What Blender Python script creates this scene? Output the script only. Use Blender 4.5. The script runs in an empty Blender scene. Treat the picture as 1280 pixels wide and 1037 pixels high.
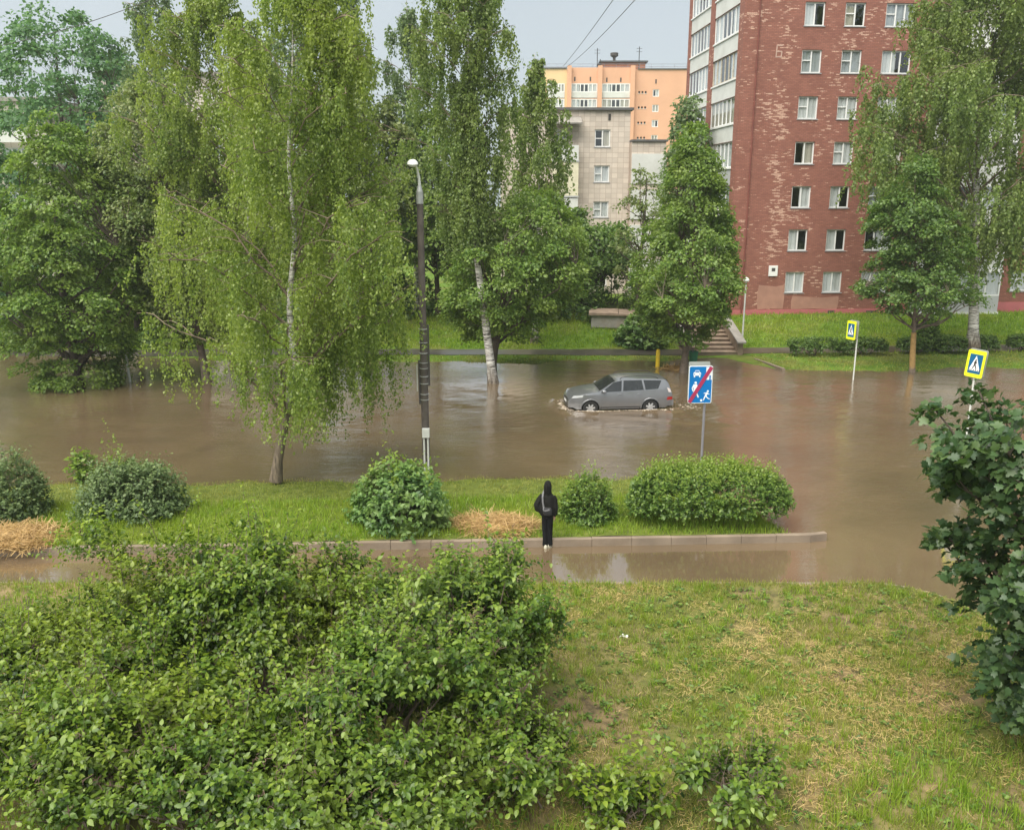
import bpy, bmesh, math, random
import numpy as np
from mathutils import Vector, Matrix, Euler

random.seed(7)
RNG = np.random.default_rng(11)
R = math.radians
sc = bpy.context.scene
COL = sc.collection

# ------------------------------------------------------------------ camera
F, CX, CY = 1100.0, 640.0, 518.5
H, PITCH = 8.5, R(14.0)
SP, CP = math.sin(PITCH), math.cos(PITCH)


def ray(x, y):
    u, v = (x - CX) / F, (CY - y) / F
    return Vector((u, CP + v * SP, -SP + v * CP))


def at_z(x, y, z=0.0):
    d = ray(x, y)
    t = (z - H) / d.z
    return Vector((d.x * t, d.y * t, z))


def at_Y(x, y, Y):
    d = ray(x, y)
    t = Y / d.y
    return Vector((d.x * t, Y, H + d.z * t))


cam = bpy.data.cameras.new('camera')
cam.sensor_width = 36.0
cam.lens = 36.0 * F / 1280.0
cam.clip_end = 3000
cam.clip_start = 0.1
co = bpy.data.objects.new('camera', cam)
COL.objects.link(co)
co.location = (0, 0, H)
co.rotation_euler = (R(90) - PITCH, 0, 0)
sc.camera = co

# ------------------------------------------------------------------ light
HAZE = .0004
SUN_EL, SUN_AZ = R(60), R(218)          # azimuth clockwise from +Y: behind and left of the camera
w = bpy.data.worlds.new("World")
sc.world = w
w.use_nodes = True
nt = w.node_tree
nt.nodes.clear()
sky = nt.nodes.new('ShaderNodeTexSky')
sky.sky_type = 'NISHITA'
sky.sun_disc = False
sky.sun_elevation = SUN_EL
sky.sun_rotation = SUN_AZ
sky.air_density = 1.0
sky.dust_density = 3.0
sky.ozone_density = 1.0
hsv = nt.nodes.new('ShaderNodeHueSaturation')
hsv.inputs['Saturation'].default_value = 0.35
hsv.inputs['Value'].default_value = .66
mixc = nt.nodes.new('ShaderNodeMix')
mixc.data_type = 'RGBA'
mixc.inputs[0].default_value = 0.72
tcw = nt.nodes.new('ShaderNodeTexCoord')
nzw = nt.nodes.new('ShaderNodeTexNoise')
nzw.inputs['Scale'].default_value = 2.2
nzw.inputs['Detail'].default_value = 3
crw = nt.nodes.new('ShaderNodeValToRGB')
crw.color_ramp.elements[0].position = 0.3
crw.color_ramp.elements[0].color = (2.3, 2.65, 2.88, 1)
crw.color_ramp.elements[1].position = 0.7
crw.color_ramp.elements[1].color = (2.75, 3.08, 3.3, 1)
bg = nt.nodes.new('ShaderNodeBackground')
bg.inputs['Strength'].default_value = 0.05
ow = nt.nodes.new('ShaderNodeOutputWorld')
nt.links.new(tcw.outputs['Generated'], nzw.inputs['Vector'])
nt.links.new(nzw.outputs['Fac'], crw.inputs['Fac'])
nt.links.new(sky.outputs['Color'], hsv.inputs['Color'])
nt.links.new(hsv.outputs['Color'], mixc.inputs[6])
nt.links.new(crw.outputs['Color'], mixc.inputs[7])
nt.links.new(mixc.outputs[2], bg.inputs['Color'])
nt.links.new(bg.outputs['Background'], ow.inputs['Surface'])

sl = bpy.data.lights.new('sun', 'SUN')
sl.energy = 1.5
sl.angle = R(70)
sl.color = (1.0, 0.95, 0.86)
so = bpy.data.objects.new('sun', sl)
COL.objects.link(so)
sd = Vector((math.sin(SUN_AZ) * math.cos(SUN_EL), math.cos(SUN_AZ) * math.cos(SUN_EL), math.sin(SUN_EL)))
so.rotation_euler = sd.to_track_quat('Z', 'Y').to_euler()
so.location = (-20, -20, 60)

sc.view_settings.view_transform = 'Standard'
sc.view_settings.look = 'None'
sc.view_settings.gamma = 1
sc.view_settings.exposure = 2.35
sc.cycles.max_bounces = 6
sc.cycles.diffuse_bounces = 3
sc.cycles.glossy_bounces = 3
sc.cycles.transmission_bounces = 3
sc.cycles.transparent_max_bounces = 8
sc.cycles.volume_bounces = 1
sc.cycles.use_denoising = True

# ------------------------------------------------------------------ node helpers


class NT:
    def __init__(self, name):
        self.m = bpy.data.materials.new(name)
        self.m.use_nodes = True
        self.t = self.m.node_tree
        self.t.nodes.clear()
        self.out = self.n('ShaderNodeOutputMaterial')

    def n(self, typ, **kw):
        nd = self.t.nodes.new(typ)
        for k, v in kw.items():
            setattr(nd, k, v)
        return nd

    def l(self, a, b):
        self.t.links.new(a, b)

    def coord(self, kind='Object', scale=(1, 1, 1), rot=(0, 0, 0), loc=(0, 0, 0)):
        tc = self.n('ShaderNodeTexCoord')
        mp = self.n('ShaderNodeMapping')
        mp.inputs['Scale'].default_value = scale
        mp.inputs['Rotation'].default_value = rot
        mp.inputs['Location'].default_value = loc
        self.l(tc.outputs[kind], mp.inputs['Vector'])
        return mp.outputs['Vector']

    def noise(self, vec, scale=5, detail=4, rough=0.55, dist=0.0):
        nd = self.n('ShaderNodeTexNoise')
        nd.inputs['Scale'].default_value = scale
        nd.inputs['Detail'].default_value = detail
        nd.inputs['Roughness'].default_value = rough
        nd.inputs['Distortion'].default_value = dist
        self.l(vec, nd.inputs['Vector'])
        return nd.outputs['Fac']

    def ramp(self, fac, stops, interp='LINEAR'):
        nd = self.n('ShaderNodeValToRGB')
        cr = nd.color_ramp
        cr.interpolation = interp
        while len(cr.elements) < len(stops):
            cr.elements.new(0.5)
        for e, (p, c) in zip(cr.elements, stops):
            e.position = p
            e.color = (c[0], c[1], c[2], 1) if hasattr(c, '__len__') else (c, c, c, 1)
        self.l(fac, nd.inputs['Fac'])
        return nd.outputs['Color']

    def mix(self, fac, a, b, blend='MIX'):
        nd = self.n('ShaderNodeMix', data_type='RGBA', blend_type=blend)
        for s, v in ((nd.inputs[0], fac), (nd.inputs[6], a), (nd.inputs[7], b)):
            if hasattr(v, 'is_linked'):
                self.l(v, s)
            elif hasattr(v, '__len__'):
                s.default_value = (v[0], v[1], v[2], 1)
            else:
                s.default_value = v
        return nd.outputs[2]

    def math(self, op, a, b=None, c=None):
        nd = self.n('ShaderNodeMath', operation=op)
        for i, v in enumerate((a, b, c)):
            if v is None:
                continue
            if hasattr(v, 'is_linked'):
                self.l(v, nd.inputs[i])
            else:
                nd.inputs[i].default_value = v
        return nd.outputs[0]

    def bump(self, height, strength=0.3, dist=0.02, normal=None):
        nd = self.n('ShaderNodeBump')
        nd.inputs['Strength'].default_value = strength
        nd.inputs['Distance'].default_value = dist
        self.l(height, nd.inputs['Height'])
        if normal is not None:
            self.l(normal, nd.inputs['Normal'])
        return nd.outputs['Normal']

    def pbsdf(self, color, rough=0.6, metal=0.0, normal=None, spec=0.5, **kw):
        nd = self.n('ShaderNodeBsdfPrincipled')
        for key, v in (('Base Color', color), ('Roughness', rough), ('Metallic', metal), ('Specular IOR Level', spec)):
            s = nd.inputs[key]
            if hasattr(v, 'is_linked'):
                self.l(v, s)
            elif hasattr(v, '__len__'):
                s.default_value = (v[0], v[1], v[2], 1)
            else:
                s.default_value = v
        for k, v in kw.items():
            nd.inputs[k].default_value = v
        if normal is not None:
            self.l(normal, nd.inputs['Normal'])
        self.l(nd.outputs['BSDF'], self.out.inputs['Surface'])
        return nd


def plain(name, c, rough=0.6, metal=0.0, var=0.12, scale=3.0, bump=0.0, bscale=30, spec=0.5, dirt=None, **kw):
    """colour with noise variation, optional grime"""
    t = NT(name)
    v = t.coord()
    f = t.noise(v, scale, 5)
    lo = tuple(x * (1 - var) for x in c)
    hi = tuple(min(1, x * (1 + var)) for x in c)
    col = t.ramp(f, [(0.3, lo), (0.7, hi)])
    if dirt:
        f2 = t.noise(v, scale * 0.6, 6, 0.7)
        m = t.ramp(f2, [(0.45, 0.0), (0.75, 1.0)])
        m = t.math('MULTIPLY', m, dirt[1])
        col = t.mix(m, col, dirt[0])
    nrm = None
    if bump:
        nrm = t.bump(t.noise(v, bscale, 4), bump, 0.01)
    t.pbsdf(col, rough, metal, nrm, spec, **kw)
    return t.m


def leaf_mat(name, cols, trans=0.38, gloss=0.35, hue_scale=0.5, alt=None, alt_amt=0.35, gl_fac=0.022):
    """cols: dark, mid, light base colours picked per leaf; alt: colour of lighter young growth in patches"""
    gn = lambda c: tuple(min(1, v * 1.42 + o_) for v, o_ in zip(c, (.004, .004, .012)))
    cols = [gn(c) for c in cols]
    alt = gn(alt) if alt else None
    trans = min(.5, trans + .08)
    t = NT(name)
    at = t.n('ShaderNodeAttribute', attribute_name='rnd')
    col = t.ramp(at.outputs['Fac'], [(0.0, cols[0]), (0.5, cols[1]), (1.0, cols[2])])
    if alt:
        f = t.noise(t.coord(), hue_scale, 3)
        m = t.ramp(f, [(0.42, 0.0), (0.66, 1.0)])
        m = t.math('MULTIPLY', m, alt_amt)
        col = t.mix(m, col, alt)
    d = t.n('ShaderNodeBsdfDiffuse')
    tr = t.n('ShaderNodeBsdfTranslucent')
    t.l(col, d.inputs['Color'])
    bright = t.mix(0.55, col, (1.5, 1.6, 0.6), 'MULTIPLY')
    t.l(bright, tr.inputs['Color'])
    m1 = t.n('ShaderNodeMixShader')
    m1.inputs[0].default_value = trans
    t.l(d.outputs[0], m1.inputs[1])
    t.l(tr.outputs[0], m1.inputs[2])
    g = t.n('ShaderNodeBsdfGlossy')
    g.inputs['Roughness'].default_value = gloss
    g.inputs['Color'].default_value = (1, 1, 1, 1)
    m2 = t.n('ShaderNodeMixShader')
    m2.inputs[0].default_value = gl_fac
    t.l(m1.outputs[0], m2.inputs[1])
    t.l(g.outputs[0], m2.inputs[2])
    t.l(m2.outputs[0], t.out.inputs['Surface'])
    return t.m


# ------------------------------------------------------------------ object helpers
def tag(o, label=None, cat=None, group=None, kind=None):
    if label:
        o['label'] = label
    if cat:
        o['category'] = cat
    if group:
        o['group'] = group
    if kind:
        o['kind'] = kind
    return o


def empty(name, loc=(0, 0, 0), rz=0.0, label=None, cat=None, group=None):
    o = bpy.data.objects.new(name, None)
    o.empty_display_size = 0.2
    o.location = loc
    o.rotation_euler = (0, 0, rz)
    COL.objects.link(o)
    return tag(o, label, cat, group)


def link_mesh(name, me, mat, parent=None, loc=None):
    o = bpy.data.objects.new(name, me)
    if mat is not None and len(me.materials) == 0:
        me.materials.append(mat)
    COL.objects.link(o)
    if parent is not None:
        o.parent = parent
    if loc is not None:
        o.location = loc
    return o


def copy_tree(o, parent=None):
    c = o.copy()
    COL.objects.link(c)
    if parent is not None:
        c.parent = parent
    for ch in list(o.children):
        copy_tree(ch, c)
    return c


class MB:
    """collects boxes, tubes, prisms; build() links them as one mesh object"""

    def __init__(self):
        self.v, self.f = [], []

    def add(self, vs, fs, M=None):
        b = len(self.v)
        for p in vs:
            p = Vector(p)
            if M is not None:
                p = M @ p
            self.v.append(tuple(p))
        for f in fs:
            self.f.append(tuple(i + b for i in f))
        return self

    def box(self, lo, hi, M=None):
        x0, y0, z0 = lo
        x1, y1, z1 = hi
        return self.add([(x0, y0, z0), (x1, y0, z0), (x1, y1, z0), (x0, y1, z0), (x0, y0, z1), (x1, y0, z1), (x1, y1, z1), (x0, y1, z1)],
                        [(0, 3, 2, 1), (4, 5, 6, 7), (0, 1, 5, 4), (1, 2, 6, 5), (2, 3, 7, 6), (3, 0, 4, 7)], M)

    def tube(self, pts, rad, n=8, M=None, cap=True):
        pts = [Vector(p) for p in pts]
        k = len(pts)
        if not hasattr(rad, '__len__'):
            rad = [rad] * k
        vs, fs = [], []
        prev = None
        for i, p in enumerate(pts):
            d = (pts[min(i + 1, k - 1)] - pts[max(i - 1, 0)])
            if d.length < 1e-9:
                d = Vector((0, 0, 1))
            d.normalize()
            if prev is None:
                a = d.orthogonal().normalized()
            else:
                a = prev - d * prev.dot(d)
                if a.length < 1e-6:
                    a = d.orthogonal()
                a.normalize()
            prev = a
            b = d.cross(a)
            for j in range(n):
                th = 2 * math.pi * j / n
                vs.append(p + (a * math.cos(th) + b * math.sin(th)) * rad[i])
        for i in range(k - 1):
            for j in range(n):
                j2 = (j + 1) % n
                fs.append((i * n + j, i * n + j2, (i + 1) * n + j2, (i + 1) * n + j))
        if cap:
            fs.append(tuple(range(n - 1, -1, -1)))
            fs.append(tuple((k - 1) * n + j for j in range(n)))
        return self.add(vs, fs, M)

    def lathe(self, prof, n=16, M=None, axis='z', cap=True):
        vs, fs = [], []
        k = len(prof)
        for r, z in prof:
            for j in range(n):
                th = 2 * math.pi * j / n
                c, s = r * math.cos(th), r * math.sin(th)
                vs.append((c, s, z) if axis == 'z' else (c, z, s))
        for i in range(k - 1):
            for j in range(n):
                j2 = (j + 1) % n
                fs.append((i * n + j, i * n + j2, (i + 1) * n + j2, (i + 1) * n + j))
        if cap:
            fs.append(tuple(range(n - 1, -1, -1)))
            fs.append(tuple((k - 1) * n + j for j in range(n)))
        return self.add(vs, fs, M)

    def prism(self, poly, y0, y1, M=None):
        """polygon in x,z extruded from y0 to y1"""
        n = len(poly)
        vs = [(p[0], y0, p[1]) for p in poly] + [(p[0], y1, p[1]) for p in poly]
        fs = [tuple(range(n)), tuple(range(2 * n - 1, n - 1, -1))]
        for i in range(n):
            j = (i + 1) % n
            fs.append((i, i + n, j + n, j))
        return self.add(vs, fs, M)

    def grid(self, fn, nu, nv, M=None, close_u=False):
        vs = [fn(i / (nu - 1), j / (nv - 1)) for i in range(nu) for j in range(nv)]
        fs = [(i * nv + j, (i + 1) * nv + j, (i + 1) * nv + j + 1, i * nv + j + 1) for i in range(nu - 1) for j in range(nv - 1)]
        return self.add(vs, fs, M)

    def build(self, name, mat, parent=None, smooth=False, bevel=0.0, loc=None, fix=True):
        me = bpy.data.meshes.new(name)
        me.from_pydata(self.v, [], self.f)
        me.materials.append(mat)
        if fix:
            bm = bmesh.new()
            bm.from_mesh(me)
            bmesh.ops.recalc_face_normals(bm, faces=bm.faces)
            bm.to_mesh(me)
            bm.free()
        if smooth:
            me.polygons.foreach_set('use_smooth', [True] * len(me.polygons))
            try:
                me.set_sharp_from_angle(angle=R(40))
            except Exception:
                pass
        o = link_mesh(name, me, None, parent, loc)
        if bevel:
            md = o.modifiers.new('edge', 'BEVEL')
            md.width = bevel
            md.segments = 2
            md.limit_method = 'ANGLE'
            md.angle_limit = R(40)
        return o


def np_mesh(name, verts, faces_list, rnd=None):
    """verts (N,3); faces_list: list of int arrays (M,k)"""
    me = bpy.data.meshes.new(name)
    verts = np.ascontiguousarray(verts, dtype=np.float32)
    me.vertices.add(len(verts))
    me.vertices.foreach_set('co', verts.ravel())
    loops = np.concatenate([f.ravel() for f in faces_list]).astype(np.int32)
    tot = np.concatenate([np.full(len(f), f.shape[1], dtype=np.int32) for f in faces_list])
    start = np.zeros(len(tot), dtype=np.int32)
    start[1:] = np.cumsum(tot)[:-1]
    me.loops.add(len(loops))
    me.loops.foreach_set('vertex_index', loops)
    me.polygons.add(len(tot))
    me.polygons.foreach_set('loop_start', start)
    me.polygons.foreach_set('loop_total', tot)
    me.update(calc_edges=True)
    if rnd is not None:
        a = me.attributes.new('rnd', 'FLOAT', 'FACE')
        a.data.foreach_set('value', np.ascontiguousarray(rnd, dtype=np.float32))
    return me


def nrmz(a):
    return a / np.maximum(np.linalg.norm(a, axis=1, keepdims=True), 1e-9)


LEAF4 = (np.array([(0, 0, 0), (.5, .33, .06), (1, 0, -.04), (.5, -.33, .06)], float), [np.array([(0, 3, 2, 1)])])
LEAF_OV = (np.array([(0, 0, 0), (.22, .27, .07), (.55, .27, .06), (1, 0, -.14), (.55, -.27, .06), (.22, -.27, .07), (.25, 0, .0), (.6, 0, -.02)], float),
           [np.array([(0, 6, 1), (2, 7, 3), (4, 3, 7), (5, 6, 0)]), np.array([(1, 6, 7, 2), (5, 4, 7, 6)])])
_mo = [(0, .0), (-.08, .22), (.12, .30), (.08, .50), (.34, .34), (.42, .48), (.60, .40), (.62, .26), (.66, .16), (.84, .17), (1.0, 0)]
_mo = _mo + [(x, -y) for x, y in _mo[-2:0:-1]]
_mv = np.array([(x, y, .16 * abs(y) - .14 * max(0, x - .4)) for x, y in _mo] + [(.32, 0, 0.03)], float)
LEAF_MAPLE = (_mv, [np.array([((i + 1) % len(_mo), i, len(_mo)) for i in range(len(_mo))])])


def leaf_arrays(c, axis, nrm, size, tmpl, rng, rnd=None):
    """instances of a leaf template: returns verts, faces(list), rnd per face"""
    T, FS = tmpl
    n, k = len(c), len(T)
    x = nrmz(axis)
    z = nrm - x * np.sum(nrm * x, axis=1, keepdims=True)
    z = nrmz(z)
    y = np.cross(z, x)
    s = np.asarray(size).reshape(-1, 1, 1) * np.ones((n, 1, 1))
    V = (c[:, None, :] + s * (T[None, :, 0:1] * x[:, None, :] + T[None, :, 1:2] * y[:, None, :] + T[None, :, 2:3] * z[:, None, :])).reshape(-1, 3)
    base = (np.arange(n) * k)[:, None, None]
    if rnd is None:
        rnd = rng.random(n)
    fl, rl = [], []
    for f in FS:
        fl.append((base + f[None]).reshape(-1, f.shape[1]))
        rl.append(np.repeat(rnd, len(f)))
    return V, fl, np.concatenate(rl)


def leaves_obj(name, c, axis, nrm, size, mat, parent=None, tmpl=LEAF4, rng=RNG, rnd=None):
    V, fl, r = leaf_arrays(c, axis, nrm, size, tmpl, rng, rnd)
    return link_mesh(name, np_mesh(name, V, fl, r), mat, parent)


def lump_fn(rng, k=14, amp=0.28, kap=5.0):
    d = nrmz(rng.normal(size=(k, 3)))
    a = rng.uniform(-amp, amp, k)
    return lambda u: 1 + np.sum(a * np.exp(kap * (u @ d.T - 1)), axis=1)


# ------------------------------------------------------------------ materials
M = {}
M['leaf_birch_front'] = leaf_mat('birch_leaves_front', [(.07, .115, .016), (.135, .19, .03), (.21, .265, .06)], .42, .45, .45, (.23, .27, .04), .5)
M['leaf_birch_mid'] = leaf_mat('birch_leaves_mid', [(.062, .105, .02), (.118, .172, .036), (.18, .235, .065)], .4, .45, .4, (.17, .20, .035), .4)
M['leaf_birch_far'] = leaf_mat('birch_leaves_far', [(.065, .105, .04), (.105, .155, .06), (.16, .21, .095)], .38, .45, .4)
M['leaf_linden'] = leaf_mat('linden_leaves', [(.055, .09, .018), (.10, .145, .03), (.19, .22, .08)], .33, .45, .5, (.16, .175, .06), .5)
M['leaf_maple'] = leaf_mat('maple_leaves', [(.05, .095, .012), (.095, .165, .022), (.15, .215, .035)], .36, .45, .6, (.15, .19, .03), .5)
M['leaf_back'] = leaf_mat('back_tree_leaves', [(.04, .095, .036), (.07, .145, .05), (.105, .19, .07)], .36, .45, .4)
M['leaf_dark'] = leaf_mat('dark_leaves', [(.04, .08, .012), (.07, .125, .02), (.115, .175, .03)], .33, .45, .6)
M['leaf_near_maple'] = leaf_mat('near_maple_leaves', [(.022, .05, .013), (.042, .08, .02), (.075, .12, .032)], .28, .4, .9, gl_fac=.028)
M['leaf_lilac'] = leaf_mat('lilac_leaves', [(.018, .048, .001), (.07, .124, .003), (.155, .208, .012)], .28, .4, .55, (.155, .175, .004), .5, gl_fac=.028)
M['leaf_lilac_b'] = leaf_mat('lilac_leaves_bluish', [(.016, .045, .002), (.062, .118, .005), (.145, .205, .016)], .28, .4, .7, (.17, .21, .025), .45, gl_fac=.028)
M['leaf_shrub'] = leaf_mat('shrub_leaves', [(.04, .09, .02), (.08, .155, .03), (.14, .215, .055)], .33, .4, 1.2, (.18, .23, .05), .4)
M['leaf_hedge'] = leaf_mat('hedge_leaves', [(.04, .085, .012), (.085, .145, .018), (.145, .205, .03)], .33, .4, 1.2)
M['leaf_young'] = leaf_mat('young_leaves', [(.08, .14, .018), (.125, .19, .024), (.18, .235, .035)], .4, .35, 1.2)
M['leaf_juniper'] = leaf_mat('grey_green_leaves', [(.05, .085, .025), (.09, .135, .042), (.15, .195, .065)], .3, .5, 1.2)
M['grass'] = leaf_mat('grass_blades', [(.08, .15, .008), (.15, .235, .012), (.23, .31, .03)], .4, .45, .35, (.24, .26, .03), .45)
M['grass_lawn'] = leaf_mat('lawn_blades', [(.085, .125, .014), (.14, .18, .02), (.25, .26, .05)], .36, .45, .5, (.28, .24, .07), .5)
M['straw'] = leaf_mat('straw', [(.22, .155, .055), (.36, .265, .10), (.50, .38, .165)], .2, .5, .8)
M['straw_heap'] = leaf_mat('straw_heap_blades', [(.19, .12, .045), (.29, .19, .075), (.39, .28, .12)], .2, .5, .8)
M['twig_dead'] = plain('dead_twig', (.10, .06, .045), .8)
M['bark_dark'] = plain('bark_dark', (.07, .055, .04), .9, var=.4, scale=7, bump=.8, bscale=18)
M['bark_mid'] = plain('bark_mid', (.13, .10, .075), .9, var=.4, scale=7, bump=.8, bscale=18)
M['bark_twig'] = plain('birch_twig', (.16, .12, .085), .85, var=.35, scale=3)
M['bark_orange'] = plain('bark_painted', (.28, .175, .06), .8, var=.25, scale=7, bump=.5, bscale=18)


def birch_bark(name, rough_until=0.0):
    t = NT(name)
    v = t.coord(scale=(1.2, 1.2, 6.5))
    f = t.noise(v, 2.0, 6, .65)
    col = t.ramp(f, [(.38, (.045, .04, .035)), (.47, (.33, .31, .28)), (.6, (.62, .60, .55)), (.8, (.72, .70, .66))])
    # rough dark bark at the foot
    tc = t.n('ShaderNodeTexCoord')
    sep = t.n('ShaderNodeSeparateXYZ')
    t.l(tc.outputs['Object'], sep.inputs[0])
    f2 = t.noise(t.coord(scale=(6, 6, 1.3)), 2.2, 5, .6)
    z = t.math('ADD', sep.outputs['Z'], t.math('MULTIPLY', t.math('SUBTRACT', f2, .5), 1.6))
    m = t.math('SUBTRACT', 1.0, t.math('MULTIPLY', t.math('SUBTRACT', z, rough_until), 1.2))
    m = t.n('ShaderNodeClamp').outputs[0] if False else t.ramp(m, [(0.0, 0.0), (1.0, 1.0)])
    dark = t.ramp(f2, [(.35, (.055, .042, .03)), (.65, (.22, .17, .12))])
    col = t.mix(m, col, dark)
    nrm = t.bump(f2, .6, .03)
    t.pbsdf(col, .75, 0, nrm)
    return t.m


M['bark_birch'] = birch_bark('birch_bark', 0.2)
M['bark_birch_rough'] = birch_bark('birch_bark_rough_foot', 2.2)
M['concrete'] = plain('concrete', (.26, .24, .215), .85, var=.2, scale=2.5, bump=.25, bscale=40, dirt=((.10, .085, .06), .6))
M['kerb'] = plain('kerb_concrete', (.21, .165, .12), .8, var=.2, scale=1.6, bump=.25, bscale=30, dirt=((.14, .10, .065), .7))
M['pole'] = plain('tarred_pole', (.085, .07, .06), .75, var=.3, scale=4, bump=.3, bscale=20, dirt=((.15, .13, .11), .5))
M['galv'] = plain('galvanised_steel', (.42, .43, .42), .5, .3, var=.2, scale=4, dirt=((.2, .17, .13), .4))
M['lamp_white'] = plain('lamp_white', (.72, .73, .70), .4, var=.06)
M['lamp_glass'] = plain('lamp_glass', (.6, .62, .62), .15, var=.05)
M['metal_grey'] = plain('sign_post_grey', (.28, .27, .30), .5, .4, var=.15)
M['metal_pale'] = plain('post_pale', (.55, .56, .52), .5, .0, var=.1)
M['black_rubber'] = plain('black_rubber', (.018, .018, .018), .7)
M['asphalt'] = plain('wet_asphalt', (.06, .052, .045), .28, var=.35, scale=1.2, bump=.15, bscale=60)
M['yellow'] = plain('yellow_paint', (.75, .52, .02), .5, var=.12, dirt=((.3, .18, .03), .4))
M['green_paint'] = plain('green_paint', (.02, .15, .07), .5, var=.2)
M['white_paint'] = plain('white_paint', (.75, .75, .73), .5, var=.05, scale=1.5)
M['cable'] = plain('cable', (.03, .03, .03), .6)

# ------------------------------------------------------------------ ground, water
def vnoise(x, y, seed=0):
    return (np.sin(x * .73 + seed) * np.cos(y * .61 + seed * 1.7) + .5 * np.sin(x * 1.9 + y * 1.3 + seed * 2.1) + .35 * np.sin(x * 3.7 - y * 2.9 + seed)) / 1.85


def kerb_y(x):
    return 20.45 + .045 * x


def sstep(a, b, x):
    t = np.clip((x - a) / (b - a), 0, 1)
    return t * t * (3 - 2 * t)


def lawn_z(x, y):
    return .10 + .028 * np.clip(18.2 - y, 0, 30) + .03 * vnoise(x * 1.7, y * 1.7, 3)


def verge_z(x, y):
    d = y - kerb_y(x)
    z = .20 + .05 * np.sin(np.clip(d / 2.6, 0, 3.14)) - .12 * sstep(1.6, 4.0, d) - .25 * sstep(3.6, 7.2, d) + .03 * vnoise(x * 1.3, y * 1.3, 5)
    return z - .45 * sstep(6.3, 8.1, x + .3 * (y - 21) * (y > 21))


def shore_y(x):
    return 45.0 + .7 * vnoise(x * .5, 0 * x, 2) - 2.3 * sstep(10.5, 14.5, x) + 1.8 * sstep(-14, -20, x)


def bank_z(x, y):
    d = y - shore_y(x)
    rise = 1.15 * sstep(2.5, 10.5, y - 45.5)
    low = .16 * sstep(0, 3, d)
    # broad wet paving in front of the steps
    gap = np.exp(-((x - 11.1) / 1.5) ** 2) * (1 - sstep(46.5, 47.6, y))
    z = -.03 + low * (1 - gap) + rise + .03 * vnoise(x * .9, y * .9, 8) * (1 - gap)
    return np.where(d < 0, -.03 + d * .07, z)


def zone(name, xs, ys, zf, mat, label=None, kind='structure', mask=None):
    X, Y = np.meshgrid(xs, ys, indexing='ij')
    Z = zf(X, Y)
    nx, ny = len(xs), len(ys)
    V = np.stack([X, Y, Z], -1).reshape(-1, 3)
    idx = np.arange(nx * ny).reshape(nx, ny)
    Fq = np.stack([idx[:-1, :-1], idx[1:, :-1], idx[1:, 1:], idx[:-1, 1:]], -1).reshape(-1, 4)
    if mask is not None:
        c = V[Fq].mean(axis=1)
        Fq = Fq[mask(c[:, 0], c[:, 1])]
    me = np_mesh(name, V, [Fq])
    me.polygons.foreach_set('use_smooth', [True] * len(me.polygons))
    o = link_mesh(name, me, mat)
    o['kind'] = kind
    return o


def soil_mat(name, stops, scale, patch, stops2=None, bump=.6):
    t = NT(name)
    v = t.coord()
    f = t.noise(v, scale, 8, .65)
    col = t.ramp(f, stops)
    if stops2:
        f2 = t.noise(v, patch, 4, .6, .4)
        m = t.ramp(f2, [(.46, 0.0), (.6, 1.0)])
        col = t.mix(m, col, t.ramp(f, stops2))
    nrm = t.bump(t.noise(v, scale * 3, 6, .7), bump, .05)
    t.pbsdf(col, .9, 0, nrm, .2)
    return t.m


M['soil_lawn'] = soil_mat('lawn_soil', [(.3, (.05, .06, .018)), (.55, (.12, .13, .03)), (.75, (.2, .17, .07))], 3.5, .45,
                          [(.3, (.05, .04, .025)), (.5, (.19, .14, .07)), (.75, (.32, .24, .12))])
M['soil_verge'] = soil_mat('verge_soil', [(.3, (.05, .07, .01)), (.6, (.12, .15, .025)), (.8, (.2, .19, .06))], 3.0, .5)
M['soil_bank'] = soil_mat('bank_soil', [(.3, (.05, .09, .01)), (.55, (.09, .16, .015)), (.8, (.14, .2, .03))], 1.5, .35,
                          [(.3, (.07, .09, .02)), (.6, (.14, .16, .03)), (.8, (.2, .19, .05))])

g = MB()
g.add([(-420, -60, -.45), (420, -60, -.45), (420, 700, -.45), (-420, 700, -.45)], [(0, 1, 2, 3)])
go = g.build('ground', M['soil_bank'])
go['kind'] = 'structure'


def lawn_mask(x, y):
    m = (y < 18.2) & (x < 9.7)
    cx, cy, r = 7.9, 16.4, 1.8
    out = (x > cx) & (y > cy) & ((x - cx) ** 2 + (y - cy) ** 2 > r * r)
    return m & ~out


zone('lawn', np.arange(-24, 9.8, .12), np.arange(2, 18.3, .12), lawn_z, M['soil_lawn'], mask=lawn_mask)
zone('verge', np.arange(-40, 10.5, .2), np.arange(0, 9, .15), lambda x, d: verge_z(x, kerb_y(x) + .13 + d), M['soil_verge'])
# the verge grid is in kerb coordinates: shift its rows onto the kerb line
vo = bpy.data.objects['verge'].data
co_ = np.empty(len(vo.vertices) * 3, dtype=np.float32)
vo.vertices.foreach_get('co', co_)
co_ = co_.reshape(-1, 3)
co_[:, 1] = kerb_y(co_[:, 0]) + .13 + co_[:, 1]
vo.vertices.foreach_set('co', co_.ravel())
vo.update()
zone('bank', np.concatenate([np.arange(-400, -45, 5.), np.arange(-45, 50, .4), np.arange(50, 400, 5.)]),
     np.concatenate([np.arange(40, 60, .4), np.arange(60, 600, 12.)]), bank_z, M['soil_bank'])

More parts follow.
